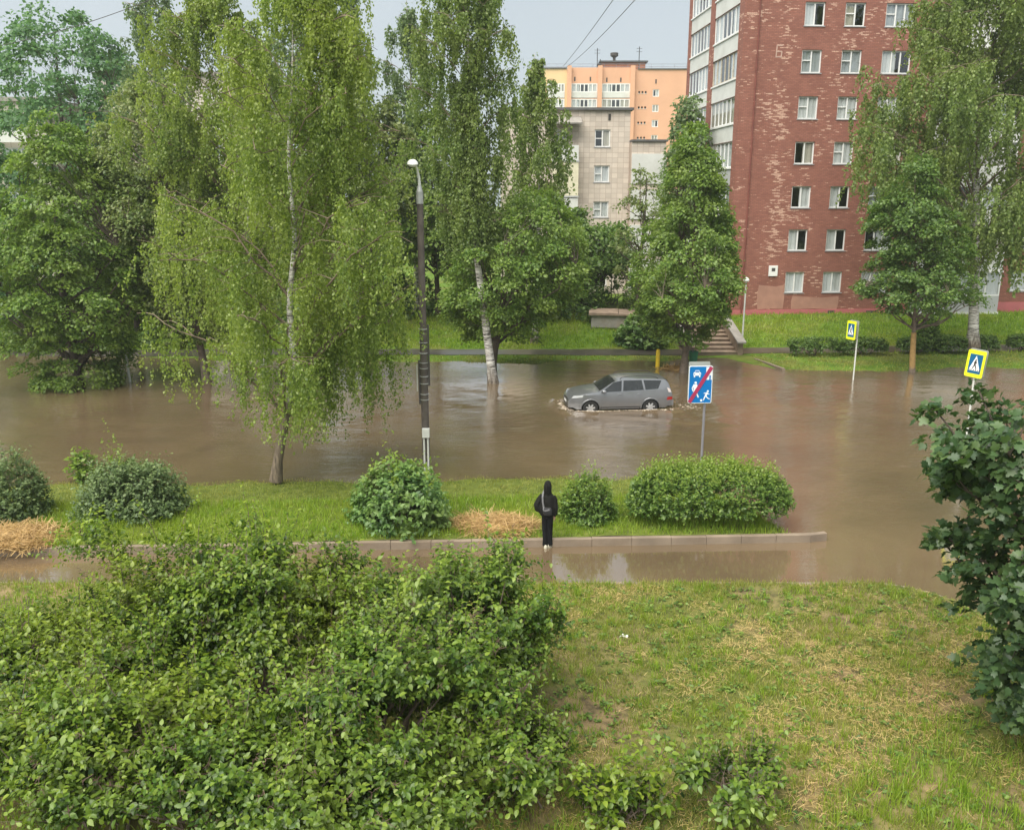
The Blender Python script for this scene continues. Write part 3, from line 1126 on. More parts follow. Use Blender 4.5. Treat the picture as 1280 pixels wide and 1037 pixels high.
for i, zt in enumerate(rows):
    for j, (a, b) in enumerate(cols + cols2):
        cur = None
        if i in (1, 2) and j in (0, 1):
            cur = ['half', 'half', 'right', 'half'][i * 2 + j - 2]
        make_window(red, a + .004, b - .004, zt - hw + .004, zt - .004, None, 3 if (b - a) > 1.5 else 2, rr, curtain=cur,
                    transom=.55 if rr.random() < .5 else False)
    # loggias on the side
    for k, (a, b) in enumerate((L1, L2)):
        old = (k == 0 and i == 5) or (k == 1 and i == 2) or rr.random() < .12
        lo = MB()
        lo.box((a + .003, .03, zt - 2.5), (b - .003, .10, zt - 1.56), SIDE)
        lg = lo.build('loggia', M['panel_white' if i > 3 else 'panel_grey'], red)
        sg = MB()
        sg.box((a + .003, .06, zt - 2.548), (b - .003, .3, zt - 2.503), SIDE)
        sg.build('slab_edge', M['slab_dark'], lg)  # dark strip placed as the shaded gap under the parapet panel
        sl_ = MB()
        sl_.box((a - .02, -.05, zt - 1.557), (b + .02, .12, zt - 1.47), SIDE)
        sl_.build('sill', M['frame_white'], lg)
        make_window(lg, a + .01, b - .01, zt - 1.465, zt + .07, SIDE, 6, rr, 'frame_old' if old else 'frame_white', y=.05, fw=.075, sill=False,
                    curtain=rr.choice(['full', 'half', 'sides', 'full']), name='glazing')
    # projecting loggias on the front
    a, b = LG
    lo = MB()
    lo.box((a, -.85, zt - 2.5), (b, -.78, zt - 1.5))
    lo.box((a, -.78, zt - 2.5), (a + .07, .0, zt - 1.5))
    lo.box((b - .07, -.78, zt - 2.5), (b, .0, zt - 1.5))
    lg = lo.build('loggia', M['panel_grey' if i == 0 else 'panel_white'], red)
    sg = MB()
    sg.box((a - .05, -.92, zt - 2.62), (b + .05, .0, zt - 2.504))
    sg.build('slab_edge', M['frame_white'], lg)
    make_window(lg, a, b, zt - 1.49, zt + .03, Matrix.Translation((0, -.9, 0)), 6, rr, y=.06, fw=.08, sill=False, curtain='full' if i == 0 else None, name='glazing')
    sg = MB()
    sg.box((a, -.84, zt + .034), (b, -.01, zt + .13))
    sg.build('canopy', M['panel_white'], lg)
# plinth, plaster patches, vents, small wall box, painted letter
zpl = fu(985, 387)[1]
pl = MB()
pl.box((-.06, -.07, ZB - 1.4), (LG[0] + .1, -.004, zpl))
pl.box((LG[1] - .3, -.07, ZB - 1.4), (UMAX, -.004, zpl + .35))
pl.build('plinth', M['pink'], red)
for xa, xb, ya, yb in ((1034, 1042, 388, 392.5), (1082, 1091, 388, 393.5)):
    (ua, za), (ub, zb_) = fu(xa, ya), fu(xb, yb)
    v = MB()
    v.box((ua, -.09, zb_), (ub, -.073, za))
    v.build('cellar_vent', M['slab_dark'], red)
for xa, xb, ya, yb in ((948, 978, 356, 386.5), (990, 1046, 370, 386.5)):
    (ua, za), (ub, zb_) = fu(xa, ya), fu(xb, yb)
    poly = []
    for (p, q) in ((ua, zb_), (ub, zb_), (ub, za), (ua, za)):
        poly.append((p + rr.uniform(-.05, .05), q + rr.uniform(-.04, .04)))
    poly = [poly[0], ((ua + ub) / 2, zb_ + .05), poly[1], (ub + .06, (za + zb_) / 2), poly[2], ((ua + ub) / 2 + .3, za - .12), poly[3], (ua - .05, (za + zb_) / 2 + .1)]
    v = MB()
    v.prism(poly, -.012, -.003)
    v.build('plaster_patch', M['plaster'], red)
(ua, za), (ub, zb_) = fu(961, 332), fu(971, 345)
v = MB()
v.box((ua, -.10, zb_), (ub, -.004, za))
vb = v.build('vent_box', M['white_paint'], red, bevel=.01)
v = MB()
um, zm = (ua + ub) / 2, (za + zb_) / 2
v.box((um - .11, -.11, zm - .02), (um + .11, -.102, zm + .18))
v.build('vent_grille', M['slab_dark'], vb)
lt = MB()
def stroke(pts, wd=.036):
    q = [fu(x, y) for x, y in pts]
    for (u0, z0), (u1, z1) in zip(q[:-1], q[1:]):
        d = Vector((u1 - u0, z1 - z0)); n = Vector((-d.y, d.x)).normalized() * wd
        e = d.normalized() * wd * .6
        lt.prism([(u0 - e.x + n.x, z0 - e.y + n.y), (u0 - e.x - n.x, z0 - e.y - n.y), (u1 + e.x - n.x, z1 + e.y - n.y), (u1 + e.x + n.x, z1 + e.y + n.y)], -.010 - .002 * len(lt.v) / 64, -.004)
M['letter'] = plain('letter_paint', (.46, .31, .25), .8, var=.2, scale=6)
stroke([(978, 57), (971.5, 57)])
stroke([(971.5, 57.5), (970, 71.5)])
stroke([(971, 64.5), (977, 64.5)])
stroke([(977.3, 65), (976.5, 70.5)])
stroke([(976.5, 71), (970, 71.5)])
lt.build('painted_letter', M['letter'], red)
# rain pipe stain strip: a thin downpipe at the inner corner of the facade
dp = MB()
ud = fu(943, 120)[0]
dp.tube([(ud, -.07, ZB + .3), (ud, -.07, ZTOP)], .045, 8)
dp.build('downpipe', M['pipe_rust'] if 'pipe_rust' in M else plain('rusty_downpipe', (.17, .05, .036), .7, var=.25), red)

# ---- beige five-storey block ---------------------------------------------
BC = at_Y(785, 250, 67.0)
BC = Vector((BC.x, BC.y, 0))
BA = R(1.5)
bei = empty('brick_apartment_block', (BC.x, BC.y, 0), BA, 'pale beige five storey block standing left of the red block', 'building')


def bu(x, y):
    return face_uv(BC, BA, x, y)


btop = bu(745, 138)[1]
bz = 1.2
wz = [(bu(753, a)[1], bu(753, b)[1]) for a, b in ((184, 162), (228, 207), (272, 252))]
pitch = (wz[0][0] - wz[2][0]) / 2
wz.append((wz[2][0] - pitch, wz[2][1] - pitch))
wz.append((wz[2][0] - 2 * pitch, wz[2][1] - 2 * pitch))
BXL = bu(628, 170)[0]
wcols = [(bu(743.5, 170)[0], bu(763, 170)[0])]
for k in range(1, 6):
    wcols.append((wcols[0][0] - 4.2 * k - 2.2, wcols[0][1] - 4.2 * k - 2.2))
bal = (bu(690, 170)[0], bu(722, 170)[0])
ops = []
for c, d in wz:
    for a, b in wcols:
        if a > BXL + .5 and not (b > bal[0] - .3 and a < bal[1] + .1):
            ops.append((a, b, c, d))
    ops.append((bal[0] + .3, bal[1] - .8, c - .7, d))
wm = MB()
wall_open(wm, BXL, 0, bz - 1, btop, ops, .2)
wm.add([(0, 0, bz - 1), (0, 11, bz - 1), (0, 11, btop), (0, 0, btop)], [(0, 1, 2, 3)])
wm.add([(BXL, 0, bz - 1), (BXL, 11, bz - 1), (BXL, 11, btop), (BXL, 0, btop)], [(0, 1, 2, 3)])
wm.add([(BXL, 11, bz - 1), (0, 11, bz - 1), (0, 11, btop), (BXL, 11, btop)], [(0, 1, 2, 3)])
wm.build('wall', M['brick_beige'], bei)
rf = MB()
rf.box((BXL - .2, -.25, btop + .003), (.2, 11.2, btop + .18))
rf.build('roof', M['roof_felt'], bei)
rm = MB()
rm.add([(BXL + .5, 1.6, bz), (-.4, 1.6, bz), (-.4, 1.6, btop - .1), (BXL + .5, 1.6, btop - .1)], [(0, 1, 2, 3)])
rm.build('dark_backing', M['room'], bei)
for (a, b, c, d) in ops:
    make_window(bei, a + .004, b - .004, c + .004, d - .004, None, 2, rr, transom=.5 if rr.random() < .6 else False, fw=.08)
for i, (c, d) in enumerate(wz):
    a, b = bal
    enclosed = i >= 1
    lo = MB()
    lo.box((a, -1.1, c - .95), (b, -1.03, c + .08))
    lo.box((b - .07, -1.03, c - .95), (b, -.005, c + .08))
    lo.box((a, -1.03, c - .95), (a + .07, -.005, c + .08))
    lg = lo.build('balcony', M['panel_cream' if i == 1 else 'panel_white'], bei)
    sg = MB()
    sg.box((a - .04, -1.14, c - 1.07), (b + .04, -.005, c - .954))
    sg.build('slab_edge', M['panel_grey'], lg)
    if enclosed:
        en = MB()
        en.box((a, -1.09, c + .084), (b, -1.04, d + .25))
        en.box((b - .06, -1.03, c + .084), (b - .01, -.005, d + .25))
        en.build('cladding', M['panel_cream' if i == 1 else 'panel_white'], lg)
cn = MB()
cz = bu(710, 152)[1]
cn.add([(bal[0] - .2, -1.35, cz - .25), (bal[1] + .2, -1.35, cz - .25), (bal[1] + .2, -.01, cz + .25), (bal[0] - .2, -.01, cz + .25),
        (bal[0] - .2, -1.35, cz - .15), (bal[1] + .2, -1.35, cz - .15), (bal[1] + .2, -.01, cz + .35), (bal[0] - .2, -.01, cz + .35)],
       [(0, 3, 2, 1), (4, 5, 6, 7), (0, 1, 5, 4), (1, 2, 6, 5), (2, 3, 7, 6), (3, 0, 4, 7)])
cn.build('canopy', M['concrete'], bei)
for x in (711, 762):
    u, z = bu(x, 147)
    v = MB()
    v.box((u - .09, -.03, z - .2), (u + .09, -.004, z + .25))
    v.build('roof_vent', M['slab_dark'], bei)
# lower wing with a white panelled loggia at the right
wg = MB()
u1 = bu(829, 200)[0]
zw = bu(800, 178)[1]
wg.box((.004, -.9, bz - 1), (u1, 4, zw))
wgo = wg.build('side_wing', M['brick_beige'], bei)
for i in range(4):
    z1_, z0_ = bu(800, 193)[1] - i * pitch, bu(800, 230)[1] - i * pitch
    v = MB()
    v.box((.05, -1.0, z0_), (u1 + .05, -.904, z1_))
    v.build('loggia_panel', M['panel_white'], wgo)
v = MB()
v.box((-.02, -1.05, zw + .003), (u1 + .12, 4.05, zw + .14))
v.build('wing_roof', M['roof_felt'], wgo)

# ---- orange block far behind ----------------------------------------------
OC = at_Y(793, 100, 160.0)
OC = Vector((OC.x, OC.y, 0))
ora = empty('plastered_apartment_block', (OC.x, OC.y, 0), 0, 'tall orange plastered apartment block far behind the beige block', 'building')
M['orange'] = plain('orange_plaster', (.66, .37, .235), .85, var=.05, scale=.3, dirt=((.5, .25, .14), .3))
M['orange_yellow'] = plain('yellow_plaster', (.72, .51, .28), .85, var=.05, scale=.3)
M['brick_old'] = plain('roof_house_brick', (.40, .16, .09), .85, var=.2, scale=1.0)


def ou(x, y):
    return face_uv(OC, 0, x, y)


ztop = ou(790, 87)[1]
OXL = ou(668, 100)[0]
fl = (ou(800, 172)[1] - ou(800, 115)[1]) / -3.0
wm = MB()
wa, wb = ou(816, 115)[0], ou(824, 115)[0]
wzs = [(ou(820, 121)[1] - fl * i, ou(820, 112)[1] - fl * i) for i in range(9)]
wops = [(wa, wb, c, d) for c, d in wzs]
sops = []
for i in range(9):
    zc = ou(800, 116)[1] - fl * i
    for k in range(3):
        u0 = ou(798, 115)[0] + k * .55
        sops.append((u0, u0 + .32, zc - .1, zc + .25))
wall_open(wm, ou(793, 100)[0], 30, .5, ztop, wops + sops, .25)
wm.build('wall', M['orange'], ora)
wm = MB()
la = (ou(714, 100)[0], ou(747, 100)[0])
lb = (ou(752.5, 100)[0], ou(788, 100)[0])
lc = (ou(684, 100)[0], ou(706, 100)[0])
lz = [(ou(750, 123.5)[1] - fl * i, ou(750, 104.5)[1] - fl * i) for i in range(9)]
lops = [(a, b, c + .1, d) for a, b in (la, lb) for c, d in lz]
wall_open(wm, ou(709, 100)[0], ou(793, 100)[0], .5, ztop + .3, lops, .5)
wm.build('loggia_wall', M['orange'], ora)
wm = MB()
wall_open(wm, OXL, ou(709, 100)[0], .5, ztop + .1, [(lc[0], lc[1], c + .1, d) for c, d in lz], .5)
wm.add([(OXL, 0, .5), (OXL, 14, .5), (OXL, 14, ztop + .1), (OXL, 0, ztop + .1)], [(0, 1, 2, 3)])
wm.build('yellow_wall', M['orange_yellow'], ora)
wm = MB()
wm.add([(OXL, 14, .5), (30, 14, .5), (30, 14, ztop), (OXL, 14, ztop)], [(0, 1, 2, 3)])
wm.add([(30, 0, .5), (30, 14, .5), (30, 14, ztop), (30, 0, ztop)], [(0, 1, 2, 3)])
wm.add([(OXL, 1.5, .5), (30, 1.5, .5), (30, 1.5, ztop), (OXL, 1.5, ztop)], [(0, 1, 2, 3)])
wm.add([(OXL, 0, ztop - .1), (30, 0, ztop - .1), (30, 14, ztop - .1), (OXL, 14, ztop - .1)], [(0, 1, 2, 3)])
wm.build('dark_backing', M['room'], ora)
for (a, b, c, d) in wops[:7]:
    make_window(ora, a, b, c, d, None, 2, rr, fw=.12, sill=False, y=.06)
v = MB()
for a, b, c, d in sops[:18]:
    v.box((a - .06, -.05, c - .06), (b + .06, -.004, c - .005))
v.build('vent_sill', M['white_paint'], ora)
for a, b in (la, lb, lc):
    for i, (c, d) in enumerate(lz[:4]):
        lo = MB()
        lo.box((a + .01, -.1, c + .14), (b - .01, .02, c + 1.0))
        lg = lo.build('loggia', M['panel_white'], ora)
        make_window(lg, a + .01, b - .01, c + 1.004, d - .02, Matrix.Translation((0, -.1, 0)), 6, rr, y=.0, fw=.17, sill=False, curtain=rr.choice(['full', 'half', 'sides']), name='glazing')
for x in (711.5, 749.7, 790.5):
    u = ou(x, 100)[0]
    v = MB()
    v.box((u - .36, -.75, .5), (u + .36, -.004, ztop + .55))
    v.build('pilaster', M['orange'], ora)
for x, y in ((718.5, 99), (738, 99), (758.5, 100), (776, 100), (820, 102)):
    u, z = ou(x, y)
    v = MB()
    v.box((u - .12, -.03, z - .35), (u + .12, -.004, z + .35))
    v.build('roof_vent', M['slab_dark'], ora)
v = MB()
v.box((OXL - .2, -.2, ztop + .12), (lc[1] + .3, 14.2, ztop + .3))
v.box((.55, -.2, ztop + .003), (30.2, 14.2, ztop + .16))
v.build('roof', M['roof_felt'], ora)
u0, u1_ = ou(755, 80)[0], ou(811, 80)[0]
v = MB()
v.box((u0, 4, ztop - .05), (u1_, 9, ou(780, 77)[1] + .4))
rh = v.build('roof_house', M['brick_old'], ora)
v = MB()
v.box((u0 - .4, 3.6, ou(780, 77)[1] + .404), (u1_ + .4, 9.4, ou(780, 77)[1] + .65))
v.build('roof_slab', M['roof_felt'], rh)
v = MB()
um = (u0 + u1_) / 2 - 1.5
zz = ou(780, 77)[1] + .65
v.lathe([(.25, 0), (.25, .7), (.7, 1.0), (.7, 1.5), (.1, 1.6)], 10, Matrix.Translation((um, 5.5, zz)))
v.build('ventilator', M['slab_dark'], rh)
for x, yt, yb in ((749, 57, 83), (752.5, 71, 84), (802.5, 55, 77)):
    u, z1_ = ou(x, yt)
    z0_ = ou(x, yb)[1]
    v = MB()
    v.tube([(u, 3, ztop), (u, 3, z1_)], .07, 5)
    for k, hgt in enumerate((.3, .8, 1.5)):
        if k < 2:
            v.tube([(u - .5, 3, z1_ - hgt), (u + .5, 3, z1_ - hgt)], .035, 4)
    v.build('antenna', M['cable'], ora)
v = MB()
for z in (.5, .95):
    v.tube([(OXL, .6, ztop + z), (30, .6, ztop + z)], .035, 4)
for k in range(int((30 - OXL) / 2)):
    v.tube([(OXL + 2 * k, .6, ztop), (OXL + 2 * k, .6, ztop + .95)], .035, 4)
v.build('roof_railing', M['metal_grey'], ora)

# ---- pale blocks behind the left trees -------------------------------------
M['panel_wall'] = brick_mat('pale_panel_wall', 'X', (.47, .42, .37), (.52, .47, .42), ((.56, .5, .45), (.6, .54, .48)), 1.2, 1.6, 1.35, mortar=.03, chip_mult=.4, mcol=(.25, .2, .17), offs=0.0)


def pale_block(xa, xb, yroof, Y, label, loggias):
    C0 = at_Y(xb, 200, Y)
    C0 = Vector((C0.x, C0.y, 0))
    e = empty('panel_apartment_block', (C0.x, C0.y, 0), 0, label, 'building')
    f = lambda x, y: face_uv(C0, 0, x, y)
    zt_ = f((xa + xb) / 2, yroof)[1]
    u0 = f(xa, yroof)[0]
    n = int(-u0 // 3.4)
    ops_ = []
    nf = int((zt_ - 2) // 2.8)
    for i in range(nf):
        for k in range(n):
            a = u0 + 1 + k * 3.4
            z = zt_ - 1.0 - 2.8 * i
            ops_.append((a, a + (2.6 if (k % 3 in loggias) else 1.5), z - 1.5, z))
    wm = MB()
    wall_open(wm, u0, 0, .3, zt_, ops_, .25)
    wm.add([(0, 0, .3), (0, 12, .3), (0, 12, zt_), (0, 0, zt_)], [(0, 1, 2, 3)])
    wm.add([(u0, 0, .3), (u0, 12, .3), (u0, 12, zt_), (u0, 0, zt_)], [(0, 1, 2, 3)])
    wm.add([(u0, 12, .3), (0, 12, .3), (0, 12, zt_), (u0, 12, zt_)], [(0, 1, 2, 3)])
    wm.build('wall', M['panel_wall'], e)
    v = MB()
    v.box((u0 - .3, -.3, zt_ + .003), (.3, 12.3, zt_ + .35))
    v.build('roof', M['concrete'], e)
    v = MB()
    v.add([(u0 + .3, 1.5, .3), (-.3, 1.5, .3), (-.3, 1.5, zt_ - .1), (u0 + .3, 1.5, zt_ - .1)], [(0, 1, 2, 3)])
    v.build('dark_backing', M['room'], e)
    for q, (a, b, c, d) in enumerate(ops_[:n * 3]):
        if b - a > 2:
            lo = MB()
            lo.box((a - .1, -.8, c - .9), (b + .1, -.72, c + .1))
            lo.box((a - .1, -.72, c - .9), (a - .03, -.005, c + .1))
            lo.box((b + .03, -.72, c - .9), (b + .1, -.005, c + .1))
            lo.build('balcony', M['panel_white'], e)
        make_window(e, a, b, c, d, None, 3 if b - a > 2 else 2, rr, fw=.09, sill=False)
    return e


pale_block(-120, 62, 127, 80, 'pale panel block half hidden behind trees at the left edge', (1, 2))
pale_block(120, 330, 95, 98, 'pale block whose roofline shows between the left birches', (1,))

# ------------------------------------------------------------------ trees
def curve_pts(p0, p1, bow, n=6, rng=RNG):
    """points from p0 to p1, bowed by vector bow, with a slight wander"""
    t = np.linspace(0, 1, n)[:, None]
    L = np.linalg.norm(p1 - p0)
    q = p0 * (1 - t) + p1 * t + bow * (4 * t * (1 - t))
    q[1:-1] += rng.normal(0, .02 * L, (n - 2, 3))
    return q


def along(path, s):
    """point at fraction s of a polyline"""
    k = (len(path) - 1) * s
    i = min(int(k), len(path) - 2)
    return path[i] + (path[i + 1] - path[i]) * (k - i)


def trunk_from_pixels(pix, Y, base, ztop):
    pts = [np.array(base, float)]
    for x, y in pix:
        p = at_Y(x, y, Y)
        pts.append(np.array(p))
    last = pts[-1]
    prev = pts[-2]
    d = (last - prev) / max(1e-6, (last - prev)[2])
    if ztop > last[2] + .5:
        pts.append(last + d * .5 * (ztop - last[2]) * np.array([1, 1, 0]) + np.array([0, 0, ztop - last[2]]))
    return np.array(pts)


def resample(path, n):
    seg = np.linalg.norm(np.diff(path, axis=0), axis=1)
    s = np.concatenate([[0], np.cumsum(seg)])
    u = np.linspace(0, s[-1], n)
    return np.stack([np.interp(u, s, path[:, k]) for k in range(3)], 1)


def birch(name, label, base, path, prof, r0, leaf, bark, n_limb=26, n_sub=7, n_str=6, lps=12, lsize=.09, smax=2.2, rng=None, lean=None, droop_floor=.6, z0=2.5, fill=1.0, group=None, side=None, bias=None):
    """weeping birch: path = trunk polyline (world), prof(t) = crown radius at height fraction t of the crown"""
    rng = rng or np.random.default_rng(len(label) * 7 + int(abs(base[0]) * 10))
    base = np.array(base, float)
    root = empty(name, base, 0, label, 'tree', group)
    P = resample(np.array(path, float), 24) - base
    htop = P[-1][2]
    tb = MB()
    zs = P[:, 2]
    rad = [max(.015, r0 * max(0, 1 - .97 * (z / htop)) ** 1.15) * (1.0 + .45 * math.exp(-max(z, 0) / .35)) for z in zs]
    tb.tube(P, rad, 10)
    limbs = []
    br = MB()
    for i in range(n_limb):
        t = (i + rng.uniform(.1, .9)) / n_limb
        zc = z0 + (htop - z0) * (t ** .9) * .97
        a = i * 2.39996 + rng.uniform(-.4, .4)
        if bias is not None and i % 5 < bias[1]:
            a = bias[0][i % len(bias[0])] + rng.normal(0, .4)
        R_ = prof(t) * rng.uniform(.72, 1.08)
        if side is not None:
            R_ *= side(a, t)
        up = R_ * rng.uniform(.55, .95)
        zst = max(z0 * .7, zc - up * .7)
        k = np.interp(zst, zs, np.arange(len(zs)))
        i0 = int(min(k, len(zs) - 2))
        p0 = P[i0] + (P[i0 + 1] - P[i0]) * (k - i0)
        p1 = np.array([p0[0] + R_ * math.cos(a), p0[1] + R_ * math.sin(a), min(htop + .3, zst + up)])
        bow = np.array([0, 0, R_ * .16])
        pth = curve_pts(p0, p1, bow, 7, rng)
        rr0 = min(.4 * np.interp(zst, zs, rad), .013 * R_ + .01)
        br.tube(pth, np.linspace(rr0, .012, 7), 5)
        limbs.append((pth, R_, t))
    C, AX = [], []
    for pth, R_, t in limbs:
        for j in range(n_sub):
            s = .28 + .72 * (j + rng.uniform(0, 1)) / n_sub
            q0 = along(pth, min(s, .999))
            th = rng.uniform(0, 2 * math.pi)
            L = R_ * rng.uniform(.16, .36) + .25
            q1 = q0 + np.array([math.cos(th) * L, math.sin(th) * L, rng.uniform(-.1, .5) * L])
            sp = curve_pts(q0, q1, np.array([0, 0, .12 * L]), 4, rng)
            br.tube(sp, [.016, .012, .009, .006], 3, cap=False)
            for m in range(n_str):
                st = along(sp, min(.999, rng.uniform(.15, 1)))
                ln = rng.uniform(.35, 1.0) * smax * (1.0 - .55 * t)
                ln = min(ln, max(.3, st[2] - droop_floor * rng.uniform(.6, 1.6)))
                k = max(4, int(lps * ln * fill))
                u = rng.random(k)
                sway = rng.normal(0, .16, 2)
                pts = np.stack([st[0] + sway[0] * u * ln, st[1] + sway[1] * u * ln, st[2] + .06 * ln * np.sin(u * 3) - u * ln], 1)
                pts += rng.normal(0, .05, (k, 3))
                C.append(pts)
                ax = np.stack([rng.normal(0, .55, k), rng.normal(0, .55, k), -np.ones(k) + rng.normal(0, .35, k)], 1)
                AX.append(ax)
    # upright leader sprays
    for q in range(10):
        z = htop * rng.uniform(.86, 1.0)
        k = np.interp(z, zs, np.arange(len(zs)))
        i0 = int(min(k, len(zs) - 2))
        p = P[i0]
        n_ = 60
        th = rng.uniform(0, 6.28, n_)
        rr_ = rng.random(n_) * .5
        C.append(np.stack([p[0] + rr_ * np.cos(th), p[1] + rr_ * np.sin(th), p[2] + rng.normal(0, .3, n_)], 1))
        AX.append(rng.normal(0, 1, (n_, 3)) - np.array([0, 0, .5]))
    C = np.concatenate(C)
    AX = np.concatenate(AX)
    n = len(C)
    nr = rng.normal(0, 1, (n, 3)) + np.array([0, 0, .45])
    tb.build('trunk', M[bark], root, smooth=True, fix=False)
    br.build('branch', M['bark_twig'], root, smooth=True, fix=False)
    leaves_obj('crown', C, AX, nr, lsize * rng.uniform(.7, 1.3, n), M[leaf], root, LEAF4, rng)
    return root


def broadleaf(name, label, base, h, cz0, rprof, leaf, bark, r0=.2, n_cl=190, lpc=110, cr=.75, lsize=.17, rng=None, path=None, lean=(0, 0), group=None, flat=.5, droop=.35, seed=0, tmpl=LEAF4, cat='tree', lump=.36, tops=1.0):
    """branching tree with leaf sprays at the branch ends; rprof(t) crown radius at crown height fraction t"""
    rng = rng or np.random.default_rng(seed + 31)
    base = np.array(base, float)
    root = empty(name, base, 0, label, cat, group)
    nT = 14
    if path is None:
        tt = np.linspace(0, 1, nT)
        P = np.stack([lean[0] * tt ** 1.3 + .12 * np.sin(tt * 5 + seed), lean[1] * tt ** 1.3 + .1 * np.sin(tt * 4 + seed * 2), tt * h * .93], 1)
    else:
        P = resample(np.array(path, float) - base, nT)
    zs = P[:, 2]
    tb = MB()
    rad = [max(.02, r0 * (1 - .92 * z / max(zs[-1], .1))) * (1 + .4 * math.exp(-max(z, 0) / .3)) for z in zs]
    tb.tube(P, rad, 9)
    lf = lump_fn(rng, 16, lump, 6.0)
    cents, dirs = [], []
    t = rng.random(n_cl * 3)
    keep = rng.random(n_cl * 3) < np.array([rprof(x) for x in t]) / max(rprof(x) for x in np.linspace(0, 1, 30))
    t = t[keep][:n_cl]
    cents = []
    for ti in t:
        a = rng.uniform(0, 2 * math.pi)
        z = cz0 + (h - cz0) * ti
        ax0 = np.array([np.interp(z, zs, P[:, 0]), np.interp(z, zs, P[:, 1])])
        u = np.array([[math.cos(a) * .9, math.sin(a) * .9, (ti - .4) * 1.2]])
        u = u / np.linalg.norm(u)
        R_ = rprof(ti) * lf(u)[0] * (1 - .55 * rng.random() ** 2.2)
        cents.append((ax0[0] + math.cos(a) * R_, ax0[1] + math.sin(a) * R_, z, a, R_))
    cents = np.array(cents)
    br = MB()
    order = np.argsort(-cents[:, 4])
    nl = min(26, len(cents))
    limbs = []
    for i in order[:nl]:
        x, y, z, a, R_ = cents[i]
        zst = max(min(cz0 * .8, h * .2), z - R_ * rng.uniform(.5, .9))
        zst = min(zst, zs[-1] * .97)
        p0 = np.array([np.interp(zst, zs, P[:, 0]), np.interp(zst, zs, P[:, 1]), zst])
        pth = curve_pts(p0, np.array([x, y, z]), np.array([0, 0, -.08 * R_]), 7, rng)
        br.tube(pth, np.linspace(min(.5 * np.interp(zst, zs, rad), .03 * R_ + .012), .015, 7), 5)
        limbs.append(pth)
    LP = np.concatenate([l[1:] for l in limbs])
    for i in order[nl:]:
        c = cents[i, :3]
        d = np.linalg.norm(LP - c, axis=1) + (LP[:, 2] > c[2]) * .6
        p0 = LP[np.argmin(d)]
        br.tube(curve_pts(p0, c, np.array([0, 0, .03]), 4, rng), [.02, .015, .011, .007], 3, cap=False)
    k = len(cents)
    n = k * lpc
    ci = np.repeat(np.arange(k), lpc)
    q = rng.normal(0, 1, (n, 3))
    q = q / np.linalg.norm(q, axis=1, keepdims=True) * (rng.random((n, 1)) ** .45)
    sz = (cr * rng.uniform(.65, 1.25, k))[ci][:, None]
    q = q * sz * np.array([1, 1, flat])
    a = cents[ci, 3]
    out = np.stack([np.cos(a), np.sin(a), np.zeros(n)], 1)
    od = np.sum(q * out, axis=1)
    C = cents[ci, :3] + q
    C[:, 2] -= droop * np.maximum(od, 0) + .12 * np.abs(q[:, 0])
    C[:, 2] = np.maximum(C[:, 2], .12)
    AX = out * .7 + rng.normal(0, .6, (n, 3)) + np.array([0, 0, -.45])
    nr = np.array([0, 0, 1.0]) + out * .45 + rng.normal(0, .55, (n, 3))
    tb.build('trunk', M[bark], root, smooth=True, fix=False)
    br.build('branch', M[bark], root, smooth=True, fix=False)
    leaves_obj('crown', C, AX, nr, lsize * rng.uniform(.65, 1.3, n), M[leaf], root, tmpl, rng)
    return root


def prof_pts(*pts):
    xs_, ys_ = zip(*pts)
    return lambda t: float(np.interp(t, xs_, ys_))


# front birches
pA = at_z(345, 601, .12)
pathA = trunk_from_pixels([(348, 570), (357, 525), (363, 490), (367, 440), (361, 380), (369, 300), (360, 200), (366, 80)], pA.y, pA, 15.0)
birch('weeping_birch', 'yellow green weeping birch on the near strip with leaning dark trunk foot', pA, pathA,
      prof_pts((0, 2.9), (.25, 3.35), (.5, 2.9), (.8, 1.9), (1, .5)), .14, 'leaf_birch_front', 'bark_birch_rough', n_limb=48, n_sub=8, n_str=7, lps=32, lsize=.088, smax=2.6,
      z0=2.6, droop_floor=1.0, rng=np.random.default_rng(3), side=lambda a, t: 1.0 + (.12 if t < .5 else .1) * max(0, math.cos(a - .3)), bias=((0.45, .9, .1), 2))
pB = at_z(332, 488, -.2)
pathB = trunk_from_pixels([(331, 470), (325, 400), (312, 335), (308, 250), (298, 190), (283, 120)], pB.y, pB, 17.5)
birch('weeping_birch', 'two-forked looking birch with a slim white upper trunk standing in water behind the near strip', pB, pathB,
      prof_pts((0, 3.6), (.3, 4.3), (.55, 3.6), (.8, 2.3), (1, .6)), .18, 'leaf_birch_front', 'bark_birch', n_limb=48, n_sub=8, n_str=7, lps=26, lsize=.12, smax=2.8,
      z0=4.2, droop_floor=2.0, rng=np.random.default_rng(4), side=lambda a, t: 1.0 + .2 * max(0, -math.cos(a)), bias=((3.14, 3.5, 2.8, .1), 2))
# centre birch
pC = at_z(617, 484, -.2)
pathC = trunk_from_pixels([(613, 450), (605, 390), (597, 330), (590, 260), (587, 150), (585, 50)], pC.y, pC, 19.0)
birch('weeping_birch', 'tall birch with bright white leaning trunk standing in the flood at centre', pC, pathC,
      prof_pts((0, 2.0), (.3, 2.6), (.6, 2.3), (.85, 1.7), (1, .8)), .21, 'leaf_birch_mid', 'bark_birch', n_limb=42, n_sub=7, n_str=7, lps=25, lsize=.13, smax=2.6,
      z0=7.2, droop_floor=4.2, rng=np.random.default_rng(5), side=lambda a, t: (1.0 + .2 * math.cos(a - 3.14)) * (.18 if (math.sin(a) < -.2 and t < .6) else 1))
